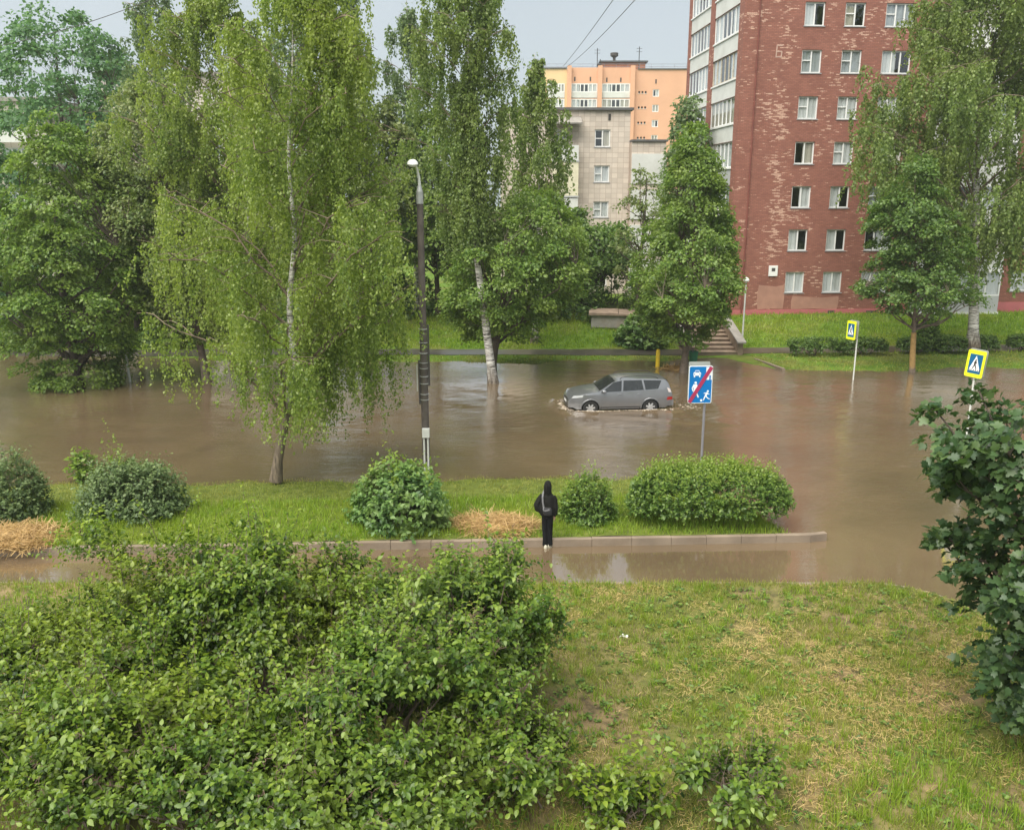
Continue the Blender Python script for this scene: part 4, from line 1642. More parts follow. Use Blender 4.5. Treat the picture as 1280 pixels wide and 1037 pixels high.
# right birch
pF = at_z(1216, 434, .5)
pathF = trunk_from_pixels([(1217, 400), (1219, 340), (1220, 250), (1222, 100)], pF.y, pF, 21.0)
birch('weeping_birch', 'large birch with white spotted trunk in front of the red block', pF, pathF,
      prof_pts((0, 3.8), (.2, 5.0), (.5, 4.8), (.8, 3.2), (1, 1.0)), .28, 'leaf_birch_mid', 'bark_birch', n_limb=60, n_sub=8, n_str=7, lps=27, lsize=.15, smax=3.2,
      z0=5.2, droop_floor=2.2, rng=np.random.default_rng(6), side=lambda a, t: 1.0 + (.28 if t < .5 else 0) * max(0, -math.cos(a)), bias=((3.14, 3.6, 2.9, .2), 2))
# far birches
FB = [(212, 58, 22.0, 2.6, 6, 'grey green birch rising behind the linden near the left edge', 12), (382, 56, 21.5, 2.8, 6, 'far grey green birch whose top shows above the front birches', 13),
      (448, 58, 21.0, 1.9, 5, 'far birch with a thin pointed top left of the lamp post', 14), (518, 55, 19.5, 2.9, 4, 'far birch with hanging grey green sprays just left of the centre birch', 15),
      (669, 50, 15.8, 2.3, 4, 'medium birch drooping in front of the orange block', 16)]
for px, Y, ht, rr_, z0_, lab, sd_ in FB:
    p = at_Y(px, 300, Y)
    b = (p.x, Y, float(bank_z(np.array(p.x), np.array(Y))) - .1)
    path = [np.array(b), np.array((b[0] + .2, Y, ht * .5)), np.array((b[0] - .1, Y, ht))]
    birch('weeping_birch', lab, b, path, prof_pts((0, rr_ * .85), (.3, rr_), (.6, rr_ * .85), (.85, rr_ * .55), (1, .35)), .2,
          'leaf_birch_far' if px != 669 else 'leaf_birch_mid', 'bark_birch', n_limb=30, n_sub=6, n_str=6, lps=16, lsize=.17, smax=2.6, z0=z0_, droop_floor=2.5,
          rng=np.random.default_rng(sd_))


def on_bank(px, py, Y):
    p = at_Y(px, py, Y)
    return (p.x, Y, float(bank_z(np.array(p.x), np.array(Y))) - .05)


# maple at far left
b = at_z(98, 489, -.25)
broadleaf('maple_tree', 'dense rounded maple at far left with branches trailing into the water', b, 12.2, .45,
          prof_pts((0, 1.7), (.12, 2.4), (.35, 3.3), (.6, 2.9), (.85, 1.7), (1, .3)), 'leaf_maple', 'bark_dark', .22, n_cl=360, lpc=150, cr=.62, lsize=.165, seed=2, flat=.42, droop=.5)
# linden
b = at_z(260, 482, -.25)
broadleaf('linden_tree', 'linden with pale hanging seed bracts and dark trunk standing in water', b, 13.8, 2.2,
          prof_pts((0, 1.3), (.15, 2.4), (.4, 3.2), (.7, 2.7), (.9, 1.5), (1, .3)), 'leaf_linden', 'bark_mid', .19, n_cl=360, lpc=130, cr=.62, lsize=.145, seed=3, flat=.55, droop=.45, lean=(-2.0, .6))
# tree behind birch C
b = at_z(617, 470, -.1)
broadleaf('maple_tree', 'spreading dark green maple just behind the centre birch', b, 8.9, 1.9,
          prof_pts((0, 1.4), (.2, 3.3), (.5, 3.9), (.8, 2.6), (1, .5)), 'leaf_maple', 'bark_dark', .2, n_cl=280, lpc=130, cr=.65, lsize=.165, seed=4, lean=(2.0, .5))
# tree by the steps
b = at_z(857, 468, -.1)
broadleaf('maple_tree', 'slim full maple standing in front of the concrete steps', b, 12.2, 1.6,
          prof_pts((0, .9), (.1, 2.0), (.28, 2.95), (.5, 2.3), (.7, 1.35), (.85, .8), (1, .2)), 'leaf_maple', 'bark_mid', .17, n_cl=320, lpc=130, cr=.58, lsize=.16, seed=5, droop=.45)
# right tree with painted foot
b = at_z(1140, 466, -.05)
pG = trunk_from_pixels([(1141, 440), (1143, 400), (1145, 350), (1142, 290)], b.y, b, 9.8)
rg = broadleaf('linden_tree', 'green linden with ochre painted trunk foot before the red block', b, 10.6, 3.0,
          prof_pts((0, 1.0), (.15, 2.6), (.4, 2.0), (.6, 2.3), (.8, 1.2), (1, .2)), 'leaf_dark', 'bark_mid', .12, n_cl=200, lpc=120, lump=.5, cr=.6, lsize=.165, seed=6, path=pG)
ft = MB()
pg = resample(pG, 40) - np.array(b)
ft.tube([pg[i] for i in range(0, 9)], [.15 - .003 * i for i in range(9)], 12)
ft.build('painted_foot', M['bark_orange'], rg, smooth=True)
# back trees at left
b = on_bank(85, 200, 62)
broadleaf('poplar_tree', 'big bluish green tree standing behind at the upper left', b, 19.5, 8.0,
          prof_pts((0, 3.4), (.3, 5.8), (.6, 5.4), (.85, 3.2), (1, .8)), 'leaf_back', 'bark_dark', .34, n_cl=190, lpc=95, cr=1.0, lsize=.28, seed=8, lump=.35)
b = on_bank(-8, 300, 52)
broadleaf('maple_tree', 'dark maple cut off by the left edge of the view', b, 11.0, .8,
          prof_pts((0, 2.2), (.4, 3.4), (.8, 2.0), (1, .4)), 'leaf_back', 'bark_dark', .24, n_cl=200, lpc=80, cr=.8, lsize=.24, seed=9)
FT = [(170, 52, 9.5, 3.3, .5, 'dark bushy tree filling the bank between the maple and the linden', 'leaf_dark', 10),
      (300, 56, 12.0, 4.0, 1.0, 'dark tree on the bank behind the front birches', 'leaf_dark', 11),
      (465, 54, 15.0, 4.0, 2.4, 'mid green tree on the bank left of the lamp post', 'leaf_linden', 12),
      (545, 55, 12.5, 3.6, 2.0, 'mid green tree on the bank right of the lamp post', 'leaf_maple', 14),
      (725, 58, 6.6, 3.0, 1.2, 'low spreading tree behind the concrete cellar entrance', 'leaf_dark', 15),
      (800, 53, 9.4, 1.7, 2.0, 'thin airy tree in front of the beige block', 'leaf_linden', 16),
      (850, 60, 13.6, 1.3, 3.0, 'pale slender tree between the beige and the red block', 'leaf_birch_far', 17)]
for px, Y, ht, rr_, cz, lab, lf_, sd_ in FT:
    b = on_bank(px, 380, Y)
    thin = px == 800
    broadleaf('bank_tree', lab, b, ht, cz + b[2], prof_pts((0, rr_ * .75), (.3, rr_), (.65, rr_ * .8), (.9, rr_ * .4), (1, .2)), lf_, 'bark_dark', .18,
              n_cl=60 if thin else 170, lpc=36 if thin else 75, cr=.6 if thin else .8, lsize=.2 if thin else .26, seed=sd_)


# ------------------------------------------------------------------ shrubs
def bush(name, label, base, rx, ry, h, n_tw, leaf, lsize=.05, tw=.35, lpt=10, tmpl=LEAF4, seed=0, group=None, cat='shrub', lump=.2, boxy=2.0, up=.5, inner=.45, stems=8, young=None, stem_mat='bark_dark', spiky=0.0, ymin=None, zlow=.02, shoots=0, dead=0, spray=0):
    """dome of twigs with paired leaves; boxy>2 squares the dome"""
    rng = np.random.default_rng(seed + 101)
    root = empty(name, base, 0, label, cat, group)
    u = nrmz(rng.normal(size=(n_tw * 3, 3)))
    u[:, 2] = np.abs(u[:, 2]) if boxy <= 2 else u[:, 2]
    u = u[(u[:, 2] > -.35)][:n_tw]
    lf = lump_fn(rng, 18, lump, 7.0)
    if spray:
        uc = nrmz(rng.normal(size=(spray * 2, 3)))
        uc = uc[uc[:, 2] > -.3][:spray]
        rc = rng.uniform(.55, 1.12, len(uc))
        si = rng.integers(0, len(uc), len(u))
        u = nrmz(uc[si] + rng.normal(0, .085, u.shape))
    p_ = boxy
    sup = (np.abs(u) ** p_).sum(axis=1) ** (-1 / p_)
    rad = lf(u) * sup * (1 - inner * rng.random(len(u)) ** 2)
    if spray:
        rad = lf(u) * sup * rc[si] * (1 - .38 * rng.random(len(u)) ** 1.6)
    S = np.array([rx, ry, h])
    if boxy > 2:
        S = np.array([rx, ry, h / 2])
        Pp = u * rad[:, None] * S + np.array([0, 0, h / 2])
    else:
        Pp = u * rad[:, None] * S
    Pp[:, 2] = np.maximum(Pp[:, 2], zlow + rng.random(len(Pp)) * .12)
    n = len(Pp)
    D = nrmz(u * np.array([1, 1, .8]) + np.array([0, 0, up]) + rng.normal(0, .35, (n, 3)))
    if spray:
        D = nrmz(u * .5 + (u - uc[si]) * 4.0 + np.array([0, 0, up]) + rng.normal(0, .3, (n, 3)))
    L = tw * rng.uniform(.6, 1.35, n) * (1 + spiky * (rng.random(n) < .15))
    C, AX, NR, RN = [], [], [], []
    ex_, ea_, en_ = [], [], []
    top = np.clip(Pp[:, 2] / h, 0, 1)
    br = MB()
    sd_ = rng.normal(size=(n, 3))
    S1 = nrmz(np.cross(D, sd_))
    for k in range(lpt):
        s = (k + .5) / lpt
        c = Pp + D * (L * (s - .4))[:, None]
        c[:, 2] -= .12 * L * s * s
        sgn = 1 if k % 2 == 0 else -1
        ang = (k // 2) * 1.1
        S2 = np.cross(D, S1)
        sdv = (S1 * math.cos(ang) + S2 * math.sin(ang)) * sgn
        ax = nrmz(D * .65 + sdv * .9 + rng.normal(0, .25, (n, 3)) + np.array([0, 0, -.25]))
        nr = np.array([0, 0, .8]) + D * .5 + u * .35 + rng.normal(0, .35, (n, 3))
        C.append(c)
        AX.append(ax)
        NR.append(nr)
        RN.append(np.clip(.12 + .55 * s * s + .25 * (top - .5) + rng.normal(0, .2, n), 0, 1))  # young tips paler; lighter bush top is top light put into leaf tone
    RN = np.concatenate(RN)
    C, AX, NR = np.concatenate(C), np.concatenate(AX), np.concatenate(NR)
    C[:, 2] = np.maximum(C[:, 2], .015)
    m = len(C)
    sz = lsize * rng.uniform(.45, 1.4, m)
    show = rng.permutation(n)[:min(n, 260)]
    for i in show:
        a = Pp[i] - D[i] * L[i] * .5
        br.tube([a, Pp[i], Pp[i] + D[i] * L[i] * .55], [.006, .004, .002], 3, cap=False)
    for i in range(stems):
        e = Pp[rng.integers(n)]
        a0 = np.array([rng.normal(0, rx * .12), rng.normal(0, ry * .12), 0])
        br.tube(curve_pts(a0, e, np.array([0, 0, .1 * h]), 5, rng), np.linspace(.012 + .006 * h, .006, 5), 5, cap=False)
    if shoots:
        # long leading shoots that break the outline
        k_ = 0
        for i in rng.permutation(np.where(top > .55)[0])[:shoots]:
            L_ = tw * rng.uniform(1.0, 2.1)
            d_ = nrmz((D[i] * .6 + np.array([rng.normal(0, .3), rng.normal(0, .3), 1.1]))[None])[0]
            e_ = Pp[i] + d_ * L_ + np.array([rng.normal(0, .12), rng.normal(0, .12), -.1 * L_])
            pt_ = curve_pts(Pp[i], e_, np.array([0, 0, .08 * L_]), 6, rng)
            br.tube(pt_, [.007, .006, .005, .004, .003, .002], 4, cap=False)
            nl_ = int(L_ / .045)
            for j in range(nl_):
                q_ = along(pt_, min(.999, .12 + .88 * (j + .5) / nl_))
                th_ = j * 1.57 + rng.normal(0, .3)
                ex_.append(q_)
                ea_.append((math.cos(th_), math.sin(th_), rng.uniform(-.5, .35)))
                en_.append((rng.normal(0, .3) - .5 * math.cos(th_), rng.normal(0, .3) - .5 * math.sin(th_), 1.0))
                k_ += 1
        C = np.concatenate([C, np.array(ex_)])
        AX = np.concatenate([AX, np.array(ea_)])
        NR = np.concatenate([NR, np.array(en_)])
        sz = np.concatenate([sz, lsize * rng.uniform(.6, 1.25, k_)])
    nst = len(br.f)
    if dead:
        idx = rng.permutation(np.where(u[:, 1] < .3)[0])[:dead]
        for i in idx:
            q0 = Pp[i] + D[i] * L[i] * .5
            for j in range(9):
                q1 = q0 + D[i] * .03 * j + rng.normal(0, .035, 3)
                br.tube([q0 + D[i] * .025 * j, q1], [.005, .004], 3, cap=False)
    so_ = br.build('stems', M[stem_mat], root, smooth=True, fix=False)
    if dead:
        so_.data.materials.append(M['twig_dead'])
        so_.data.polygons.foreach_set('material_index', [0] * nst + [1] * (len(br.f) - nst))
    nold = len(C)
    if young:
        idx = rng.permutation(np.where((top > young[2]))[0])[:young[1]]
        for k in range(7):
            d2 = nrmz(u[idx] * .4 + np.array([0, 0, 1.]) + rng.normal(0, .2, (len(idx), 3)))
            C = np.concatenate([C, Pp[idx] + d2 * (L[idx] * (.5 + .12 * k))[:, None]])
            AX = np.concatenate([AX, rng.normal(0, 1, (len(idx), 3)) + np.array([0, 0, .3])])
            NR = np.concatenate([NR, rng.normal(0, .6, (len(idx), 3)) + np.array([0, 0, 1])])
        sz = np.concatenate([sz, lsize * rng.uniform(.6, 1.2, 7 * len(idx))])
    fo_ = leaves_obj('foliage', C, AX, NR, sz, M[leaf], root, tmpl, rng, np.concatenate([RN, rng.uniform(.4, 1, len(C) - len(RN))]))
    if young:
        fo_.data.materials.append(M['leaf_young'])
        mi = [np.tile(np.repeat((np.arange(len(C)) >= nold).astype(np.int32), len(f)), 1) for f in tmpl[1]]
        fo_.data.polygons.foreach_set('material_index', np.concatenate(mi))
    return root


def vz(p):
    return float(verge_z(np.array(p[0]), np.array(p[1]))) - .03


def shrub_at(px, py, **k):
    p = at_z(px, py, .17)
    k['base'] = (p.x, p.y + k.pop('back', .5), vz((p.x, p.y)))
    return bush(**k)


shrub_at(147, 658, back=.9, name='round_shrub', label='large grey green rounded shrub with feathery top on the strip', rx=1.45, ry=1.1, h=1.65, n_tw=1500, leaf='leaf_juniper', lsize=.085, tw=.4, lpt=10, seed=1, spiky=1.3, up=.8, young=('a', 25, .8), lump=.28)
shrub_at(-8, 662, back=.9, name='round_shrub', label='grey green shrub cut off by the left edge of the view', rx=.85, ry=1.0, h=1.5, n_tw=800, leaf='leaf_juniper', lsize=.085, tw=.35, lpt=10, seed=2, spiky=1.0, up=.8)
shrub_at(497, 668, back=.8, name='lilac_shrub', label='leafy blue green shrub in front of the lamp post foot', rx=1.15, ry=.9, h=1.5, n_tw=900, leaf='leaf_shrub', lsize=.12, tw=.4, lpt=9, seed=3, spiky=.8, up=.5, tmpl=LEAF_OV, young=('a', 40, .55), lump=.32)
shrub_at(737, 663, back=.7, name='round_shrub', label='small round shrub right beside the standing person', rx=.75, ry=.7, h=.98, n_tw=700, leaf='leaf_hedge', lsize=.075, tw=.28, lpt=9, seed=4, spiky=.8, young=('a', 70, .5))
shrub_at(893, 666, back=.95, name='clipped_hedge', label='broad dense hedge at the end of the strip below the blue sign', rx=1.95, ry=.95, h=1.35, n_tw=2800, leaf='leaf_hedge', lsize=.075, tw=.26, lpt=9, seed=5, boxy=3.2, lump=.1, inner=.3, young=('a', 420, .84), cat='hedge', up=.7)
shrub_at(97, 600, back=.4, name='young_sapling', label='yellow green sapling tip showing behind the large grey green shrub', rx=.35, ry=.3, h=1.15, n_tw=60, leaf='leaf_young', lsize=.16, tw=.4, lpt=7, seed=6, stems=3, up=1.0)
# far clipped hedges along the path
for i, (xa, xb, yb, hh, lab) in enumerate([(992, 1053, 446, .95, 'clipped dark hedge left of the small far crossing sign'), (1056, 1111, 445, .95, 'clipped dark hedge right behind the small far crossing sign'),
                                       (1128, 1163, 443, .85, 'low hedge piece around the ochre painted trunk'), (1176, 1210, 443, .95, 'clipped hedge just left of the spotted birch trunk'),
                                       (1222, 1250, 441, .85, 'clipped hedge just right of the spotted birch trunk'), (1266, 1300, 440, .9, 'clipped hedge cut off by the right edge of the view')]):
    pa_, pb_ = at_z(xa, yb, .15), at_z(xb, yb, .15)
    c_ = (pa_ + pb_) / 2
    bush('clipped_hedge', lab, (c_.x, c_.y + .5, float(bank_z(np.array(c_.x), np.array(c_.y + .5))) - .03), (pb_.x - pa_.x) / 2, .5, hh, 420, 'leaf_dark', .11, .2, 8, seed=20 + i, boxy=4,
         lump=.1, inner=.3, cat='hedge', group='clipped hedges on the far bank')
pq = at_z(1162, 437, .2)
bush('round_shrub', 'taller dark shrub beside the ochre painted trunk', (pq.x, pq.y + .4, .15), .62, .6, 1.9, 420, 'leaf_dark', .12, .3, 8, seed=31)
# undergrowth on the bank
for i, (px, py, Y, rx, h, lf_, lab) in enumerate([(800, 425, 49.5, 1.4, 1.9, 'leaf_shrub', 'light green weedy shrub in front of the concrete cellar entrance'),
                                              (712, 400, 55, 2.2, 3.0, 'leaf_dark', 'dark shrub left of the concrete cellar entrance'),
                                              (818, 395, 54.5, 2.0, 2.3, 'leaf_linden', 'tall pale shrub right of the concrete cellar entrance'),
                                              (760, 390, 60, 3.0, 4.0, 'leaf_dark', 'dark thicket shrub behind the concrete cellar entrance'),
                                              (225, 425, 50, 2.0, 2.4, 'leaf_dark', 'dark shrub on the bank behind the linden trunk'),
                                              (40, 420, 50, 2.6, 3.0, 'leaf_dark', 'dark shrub on the bank behind the far left maple'),
                                              (400, 420, 52, 2.6, 2.6, 'leaf_dark', 'dark shrub on the bank behind the near birch'),
                                              (500, 400, 56, 3.0, 3.0, 'leaf_dark', 'dark shrub at the top of the bank behind the lamp post')]):
    b = on_bank(px, py, Y)
    bush('bank_shrub', lab, b, rx, rx * .8, h, 420, lf_, .2, .5, 9, seed=40 + i)

# ------------------------------------------------------------------ foreground lilacs
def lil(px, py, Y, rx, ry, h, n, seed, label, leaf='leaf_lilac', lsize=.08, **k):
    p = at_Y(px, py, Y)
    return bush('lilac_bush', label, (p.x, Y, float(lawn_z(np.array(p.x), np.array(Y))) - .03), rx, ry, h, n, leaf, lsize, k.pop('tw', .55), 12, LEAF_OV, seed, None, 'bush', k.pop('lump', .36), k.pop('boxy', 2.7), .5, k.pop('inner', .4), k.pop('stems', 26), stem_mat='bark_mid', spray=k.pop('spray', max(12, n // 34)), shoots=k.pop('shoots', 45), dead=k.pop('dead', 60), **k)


lil(320, 900, 13.4, 2.6, 1.7, 2.98, 3500, 61, 'largest lilac bush in the foreground, its top meeting the kerb line')
lil(20, 900, 12.0, 2.5, 1.6, 2.0, 2500, 62, 'yellowish lilac bush at the lower left edge of the view')
lil(585, 900, 12.8, 1.5, 1.4, 2.7, 2100, 63, 'lilac bush with an upright leafy top beside the lawn', 'leaf_lilac_b')
lil(470, 1000, 10.9, 1.9, 1.3, 2.2, 2000, 64, 'lower lilac bush in front of the largest one', 'leaf_lilac_b')
lil(140, 1020, 10.2, 2.4, 1.3, 2.1, 2300, 65, 'broad lilac bush at the bottom left corner')
lil(660, 1010, 10.6, .85, .8, 1.3, 800, 66, 'low fresh green lilac bush at the lawn edge by the bottom of the view', 'leaf_lilac_b', .085)
lil(905, 1030, 10.4, .62, .5, .95, 330, 67, 'small leafy lilac sucker growing from the lawn at the bottom', 'leaf_lilac_b', .095, stems=8, shoots=14, dead=14)
lil(780, 1036, 10.1, .5, .4, .5, 150, 68, 'low sprig of lilac between the bush and the small sucker', 'leaf_lilac', .10, stems=5, shoots=12, dead=1)

lil(300, 1037, 9.5, 2.9, .9, 1.75, 2600, 69, 'lilac bush along the very bottom of the view', 'leaf_lilac_b')

# ------------------------------------------------------------------ near maple at right
pm = at_z(1274, 925, .25)
mt = broadleaf('maple_tree', 'dark leaved young maple close by at the right edge of the view', (pm.x + .32, pm.y, .2), 5.45, .55,
          prof_pts((0, .65), (.15, 1.15), (.40, 1.25), (.57, 1.62), (.70, 1.25), (.85, 1.85), (.95, 1.75), (1, 1.1)), 'leaf_near_maple', 'bark_dark', .11, n_cl=210, lpc=62, cr=.40, lsize=.135, seed=77, flat=.45, droop=.55, tmpl=LEAF_MAPLE, lump=.26)

# ------------------------------------------------------------------ street lamp
pl_ = at_z(533, 583, .08)
lamp = empty('street_lamp', (pl_.x, pl_.y, vz((pl_.x, pl_.y))), 0, 'tall dark street lamp post with curved arm and white lamp head', 'street lamp')
L0 = Vector((pl_.x, pl_.y, vz((pl_.x, pl_.y))))


def lz_(y):
    return at_Y(530, y, pl_.y).z - L0.z


ztop_ = lz_(254)
v = MB()
v.tube([(0, 0, -.3), (0, 0, ztop_ * .5), (0, 0, ztop_)], [.125, .115, .10], 14)
v.build('pole', M['pole'], lamp, smooth=True)
v = MB()
v.tube([(0, 0, ztop_ - .02), (0, 0, lz_(240))], .108, 14)
v.tube([(0, 0, lz_(240) + .002), (0, 0, lz_(231))], [.10, .045], 14)
v.build('collar', M['galv'], lamp, smooth=True)
v = MB()
hx = at_Y(519, 203, pl_.y).x - L0.x
hz = lz_(204)
v.tube([(0, 0, lz_(232)), (-.01, -.02, lz_(222)), (-.05, -.12, lz_(212)), (hx * .75, -.35, hz + .02), (hx, -.6, hz)], [.045, .04, .035, .03, .03], 8)
v.build('arm', M['lamp_white'], lamp, smooth=True)
v = MB()
Mh = Matrix.Translation((hx, -.72, hz - .02)) @ Matrix.Rotation(R(10), 4, 'X')
v.lathe([(.02, .10), (.09, .085), (.14, .035), (.165, -.02), (.155, -.05)], 14, Mh)
hd = v.build('lamp_head', M['lamp_white'], lamp, smooth=True)
v = MB()
v.lathe([(.145, -.052), (.13, -.08), (.08, -.105), (.01, -.115)], 14, Mh)
v.build('lamp_glass', M['lamp_glass'], hd, smooth=True)
for y in (411, 428, 441, 453, 460, 470, 479, 492, 499):
    z = lz_(y)
    v = MB()
    v.lathe([(.118, -.012), (.138, -.012), (.138, .012), (.118, .012)], 14, Matrix.Translation((0, 0, z)))
    v.build('clamp_band', M['galv'], lamp)
v = MB()
v.box((.12, -.03, lz_(482)), (.18, .05, lz_(406)))
v.box((-.18, -.03, lz_(505)), (-.12, .05, lz_(450)))
v.build('cable_cover', M['slab_dark'], lamp, bevel=.01)
v = MB()
v.tube([(-.22, .02, lz_(455)), (-.22, .02, lz_(489))], .022, 6)
v.build('thin_conduit', M['metal_pale'], lamp)
v = MB()
v.box((-.08, -.32, lz_(544)), (.15, -.155, lz_(533)))
v.build('junction_box', M['metal_pale'], lamp, bevel=.012)
for x in (-.03, .09):
    v = MB()
    v.tube([(x, -.23, -.1), (x, -.23, lz_(544) - .003)], .03, 8)
    v.build('conduit', M['metal_pale'], lamp, smooth=True)

# thin pale lamp post by the steps
p = at_z(927, 436, .2)
q = empty('pale_post', (p.x, p.y, .15), 0, 'thin white post with a small cap beside the concrete steps', 'post')
hh = at_Y(929, 352, p.y).z - .15
v = MB()
v.tube([(0, 0, -.1), (.02, 0, hh)], [.05, .04], 8)
v.build('shaft', M['metal_pale'], q, smooth=True)
v = MB()
v.lathe([(.04, 0), (.16, .02), (.17, .1), (.1, .2), (.02, .24)], 10, Matrix.Translation((.02, 0, hh)))
v.build('cap', M['lamp_white'], q, smooth=True)
# grey pole in the left water
p = at_z(163, 477, 0)
v = MB()
hh = at_Y(158, 418, p.y).z
v.tube([(0, 0, -.3), (-.12, 0, hh)], [.06, .05], 8)
v.lathe([(.062, 0), (.07, .01), (.06, .05), (.01, .06)], 8, Matrix.Translation((-.12, 0, hh - .01)))
o = v.build('metal_pole', M['metal_pale'], None, smooth=True, loc=p)
tag(o, 'thin bare grey pole standing in the water between maple and linden', 'pole')
# yellow marker post
p = at_z(822, 457, .05)
v = MB()
v.lathe([(.11, -.3), (.11, .72), (.10, .80), (.05, .86), (.0, .87)], 12)
o = v.build('marker_post', M['yellow'], None, smooth=True, loc=p)
tag(o, 'short yellow marker post behind the car', 'post')
# green litter bin by the tree
p = at_z(866, 461, .05)
q = empty('litter_bin', p, 0, 'green litter bin on a stake beside the slim maple trunk', 'bin')
v = MB()
v.tube([(0, .2, -.3), (0, .2, .95)], .025, 6)
v.build('stake', M['metal_grey'], q)
v = MB()
v.lathe([(.17, .32), (.19, .36), (.24, .88), (.25, .9), (.22, .9), (.17, .38)], 14)
v.build('bucket', M['green_paint'], q, smooth=True)

# ------------------------------------------------------------------ steps and cellar entrance
c1 = at_z(868, 441, .2)
c2 = at_z(921, 441, .2)
SX0, SX1, SY = c1.x - .2, c2.x, c2.y
M['step'] = plain('step_concrete', (.23, .17, .12), .75, var=.25, scale=2.5, bump=.3, dirt=((.10, .07, .05), .6))
st_ = empty('concrete_steps', (0, 0, 0), 0, 'worn brown concrete steps with sloping side walls leading up the bank', 'steps')
N = 8
rise, run = 1.15 / N, 4.6 / N
for i in range(N):
    v = MB()
    z = .12 + rise * (i + 1)
    v.box((SX0, SY + run * i, z - rise - .1), (SX1, SY + run * (i + 1) - .004, z - .05))
    v.box((SX0, SY + run * i - .04, z - .048), (SX1, SY + run * (i + 1) - .006, z))
    v.build('step', M['step'], st_, bevel=.012)
for x0 in (SX1 + .004, SX0 - .304):
    v = MB()
    zz0, zz1 = .75, 1.75
    Yb = SY + run * N
    v.add([(x0, SY - .1, -.3), (x0 + .3, SY - .1, -.3), (x0 + .3, Yb, .3), (x0, Yb, .3), (x0, SY - .1, zz0), (x0 + .3, SY - .1, zz0), (x0 + .3, Yb, zz1), (x0, Yb, zz1)],
          [(0, 3, 2, 1), (4, 5, 6, 7), (0, 1, 5, 4), (1, 2, 6, 5), (2, 3, 7, 6), (3, 0, 4, 7)])
    sw = v.build('side_wall', M['step'], st_, bevel=.02)
    v = MB()
    v.add([(x0 - .09, SY - .35, zz0 + .003), (x0 + .39, SY - .35, zz0 + .003), (x0 + .39, Yb, zz1 + .06), (x0 - .09, Yb, zz1 + .06),
           (x0 - .09, SY - .35, zz0 + .12), (x0 + .39, SY - .35, zz0 + .12), (x0 + .39, Yb, zz1 + .18), (x0 - .09, Yb, zz1 + .18)],
          [(0, 3, 2, 1), (4, 5, 6, 7), (0, 1, 5, 4), (1, 2, 6, 5), (2, 3, 7, 6), (3, 0, 4, 7)])
    v.build('coping', M['concrete'], sw, bevel=.02)

pc = at_Y(770, 412, 53.0)
q = empty('cellar_entrance', (pc.x, 53.0, float(bank_z(np.array(pc.x), np.array(53.))) - .1), R(-6), 'low concrete cellar entrance with a cracked flat slab in the undergrowth', 'cellar')
v = MB()
v.box((-1.5, -.8, 0), (1.5, 1.0, .75))
v.build('wall', plain('cellar_wall', (.33, .31, .28), .85, var=.25, scale=1.5, dirt=((.2, .12, .07), .7)), q, bevel=.02)
v = MB()
v.box((-1.65, -1.0, .754), (.1, 1.2, .93))
v.box((.12, -1.02, .754), (1.65, 1.2, .90))
v.build('slab', plain('cellar_slab', (.26, .19, .14), .85, var=.3, scale=2, bump=.3), q, bevel=.025)

# ------------------------------------------------------------------ straw heaps, litter
def heap(px, py, rx, ry, h, seed, label, zf, n=3200, L=.28, wd=.022):
    p = at_z(px, py, .18)
    rng = np.random.default_rng(seed)
    lf = lump_fn(rng, 10, .22, 4)
    z0 = float(zf(np.array(p.x), np.array(p.y)))
    u = nrmz(rng.normal(size=(n, 3)))
    u[:, 2] = np.abs(u[:, 2])
    P = u * (lf(u) * (1 - .12 * rng.random(n)))[:, None] * np.array([rx, ry, h])
    skirt = rng.random(n) < .25
    P[skirt, 0] *= 1.18
    P[skirt, 1] *= 1.18
    P[skirt, 2] *= .15
    P[:, 2] = np.maximum(P[:, 2], .01)
    o = straw_obj('straw_heap', P, L, M['straw_heap'], rng, .35, wd)
    o.location = (p.x, p.y, z0 - .02)
    # solid core
    v = MB()
    v.grid(lambda a, b: tuple((np.array([math.cos(a * 6.2832) * math.cos(b * 1.57), math.sin(a * 6.2832) * math.cos(b * 1.57), math.sin(b * 1.57)]) * np.array([rx, ry, h])
                               * lf(np.array([[math.cos(a * 6.2832) * math.cos(b * 1.57), math.sin(a * 6.2832) * math.cos(b * 1.57), math.sin(b * 1.57)]]))[0] * .9)), 28, 8)
    c = v.build('core', plain('straw_core', (.34, .22, .09), .9, var=.35, scale=9, bump=.8), o, smooth=True)
    return tag(o, label, 'straw heap', 'heaps of mown straw')


heap(622, 659, 1.12, .75, .24, 1, 'golden straw heap lying left of the standing person', verge_z)
heap(30, 675, 1.0, .7, .22, 2, 'straw heap by the kerb at the left edge of the view', verge_z)
heap(305, 458, .75, .45, .3, 3, 'small straw heap on the far shore behind the near birch', bank_z, 500, .4, .04)
heap(845, 457, .85, .45, .3, 4, 'small straw heap at the foot of the slim maple', bank_z, 500, .4, .04)
p = at_z(774, 798, .16)
v = MB()
v.grid(lambda i, j: (.16 * i + .02 * math.sin(j * 5), .10 * j, .03 + .03 * math.sin(i * 6 + j * 4)), 6, 5)
o = v.build('paper_scrap', M['white_paint'], None, smooth=True, loc=p)
tag(o, 'small crumpled white paper scrap lying on the lawn', 'litter')

# ------------------------------------------------------------------ overhead wires
def wire(a, b, sag, name, label, r=.012):
    v = MB()
    pts = []
    for i in range(25):
        t = i / 24
        q = a * (1 - t) + b * t
        q.z -= sag * 4 * t * (1 - t)
        pts.append(q)
    v.tube(pts, r, 5)
    o = v.build(name, M['cable'], None, smooth=True)
    return tag(o, label, 'cable')


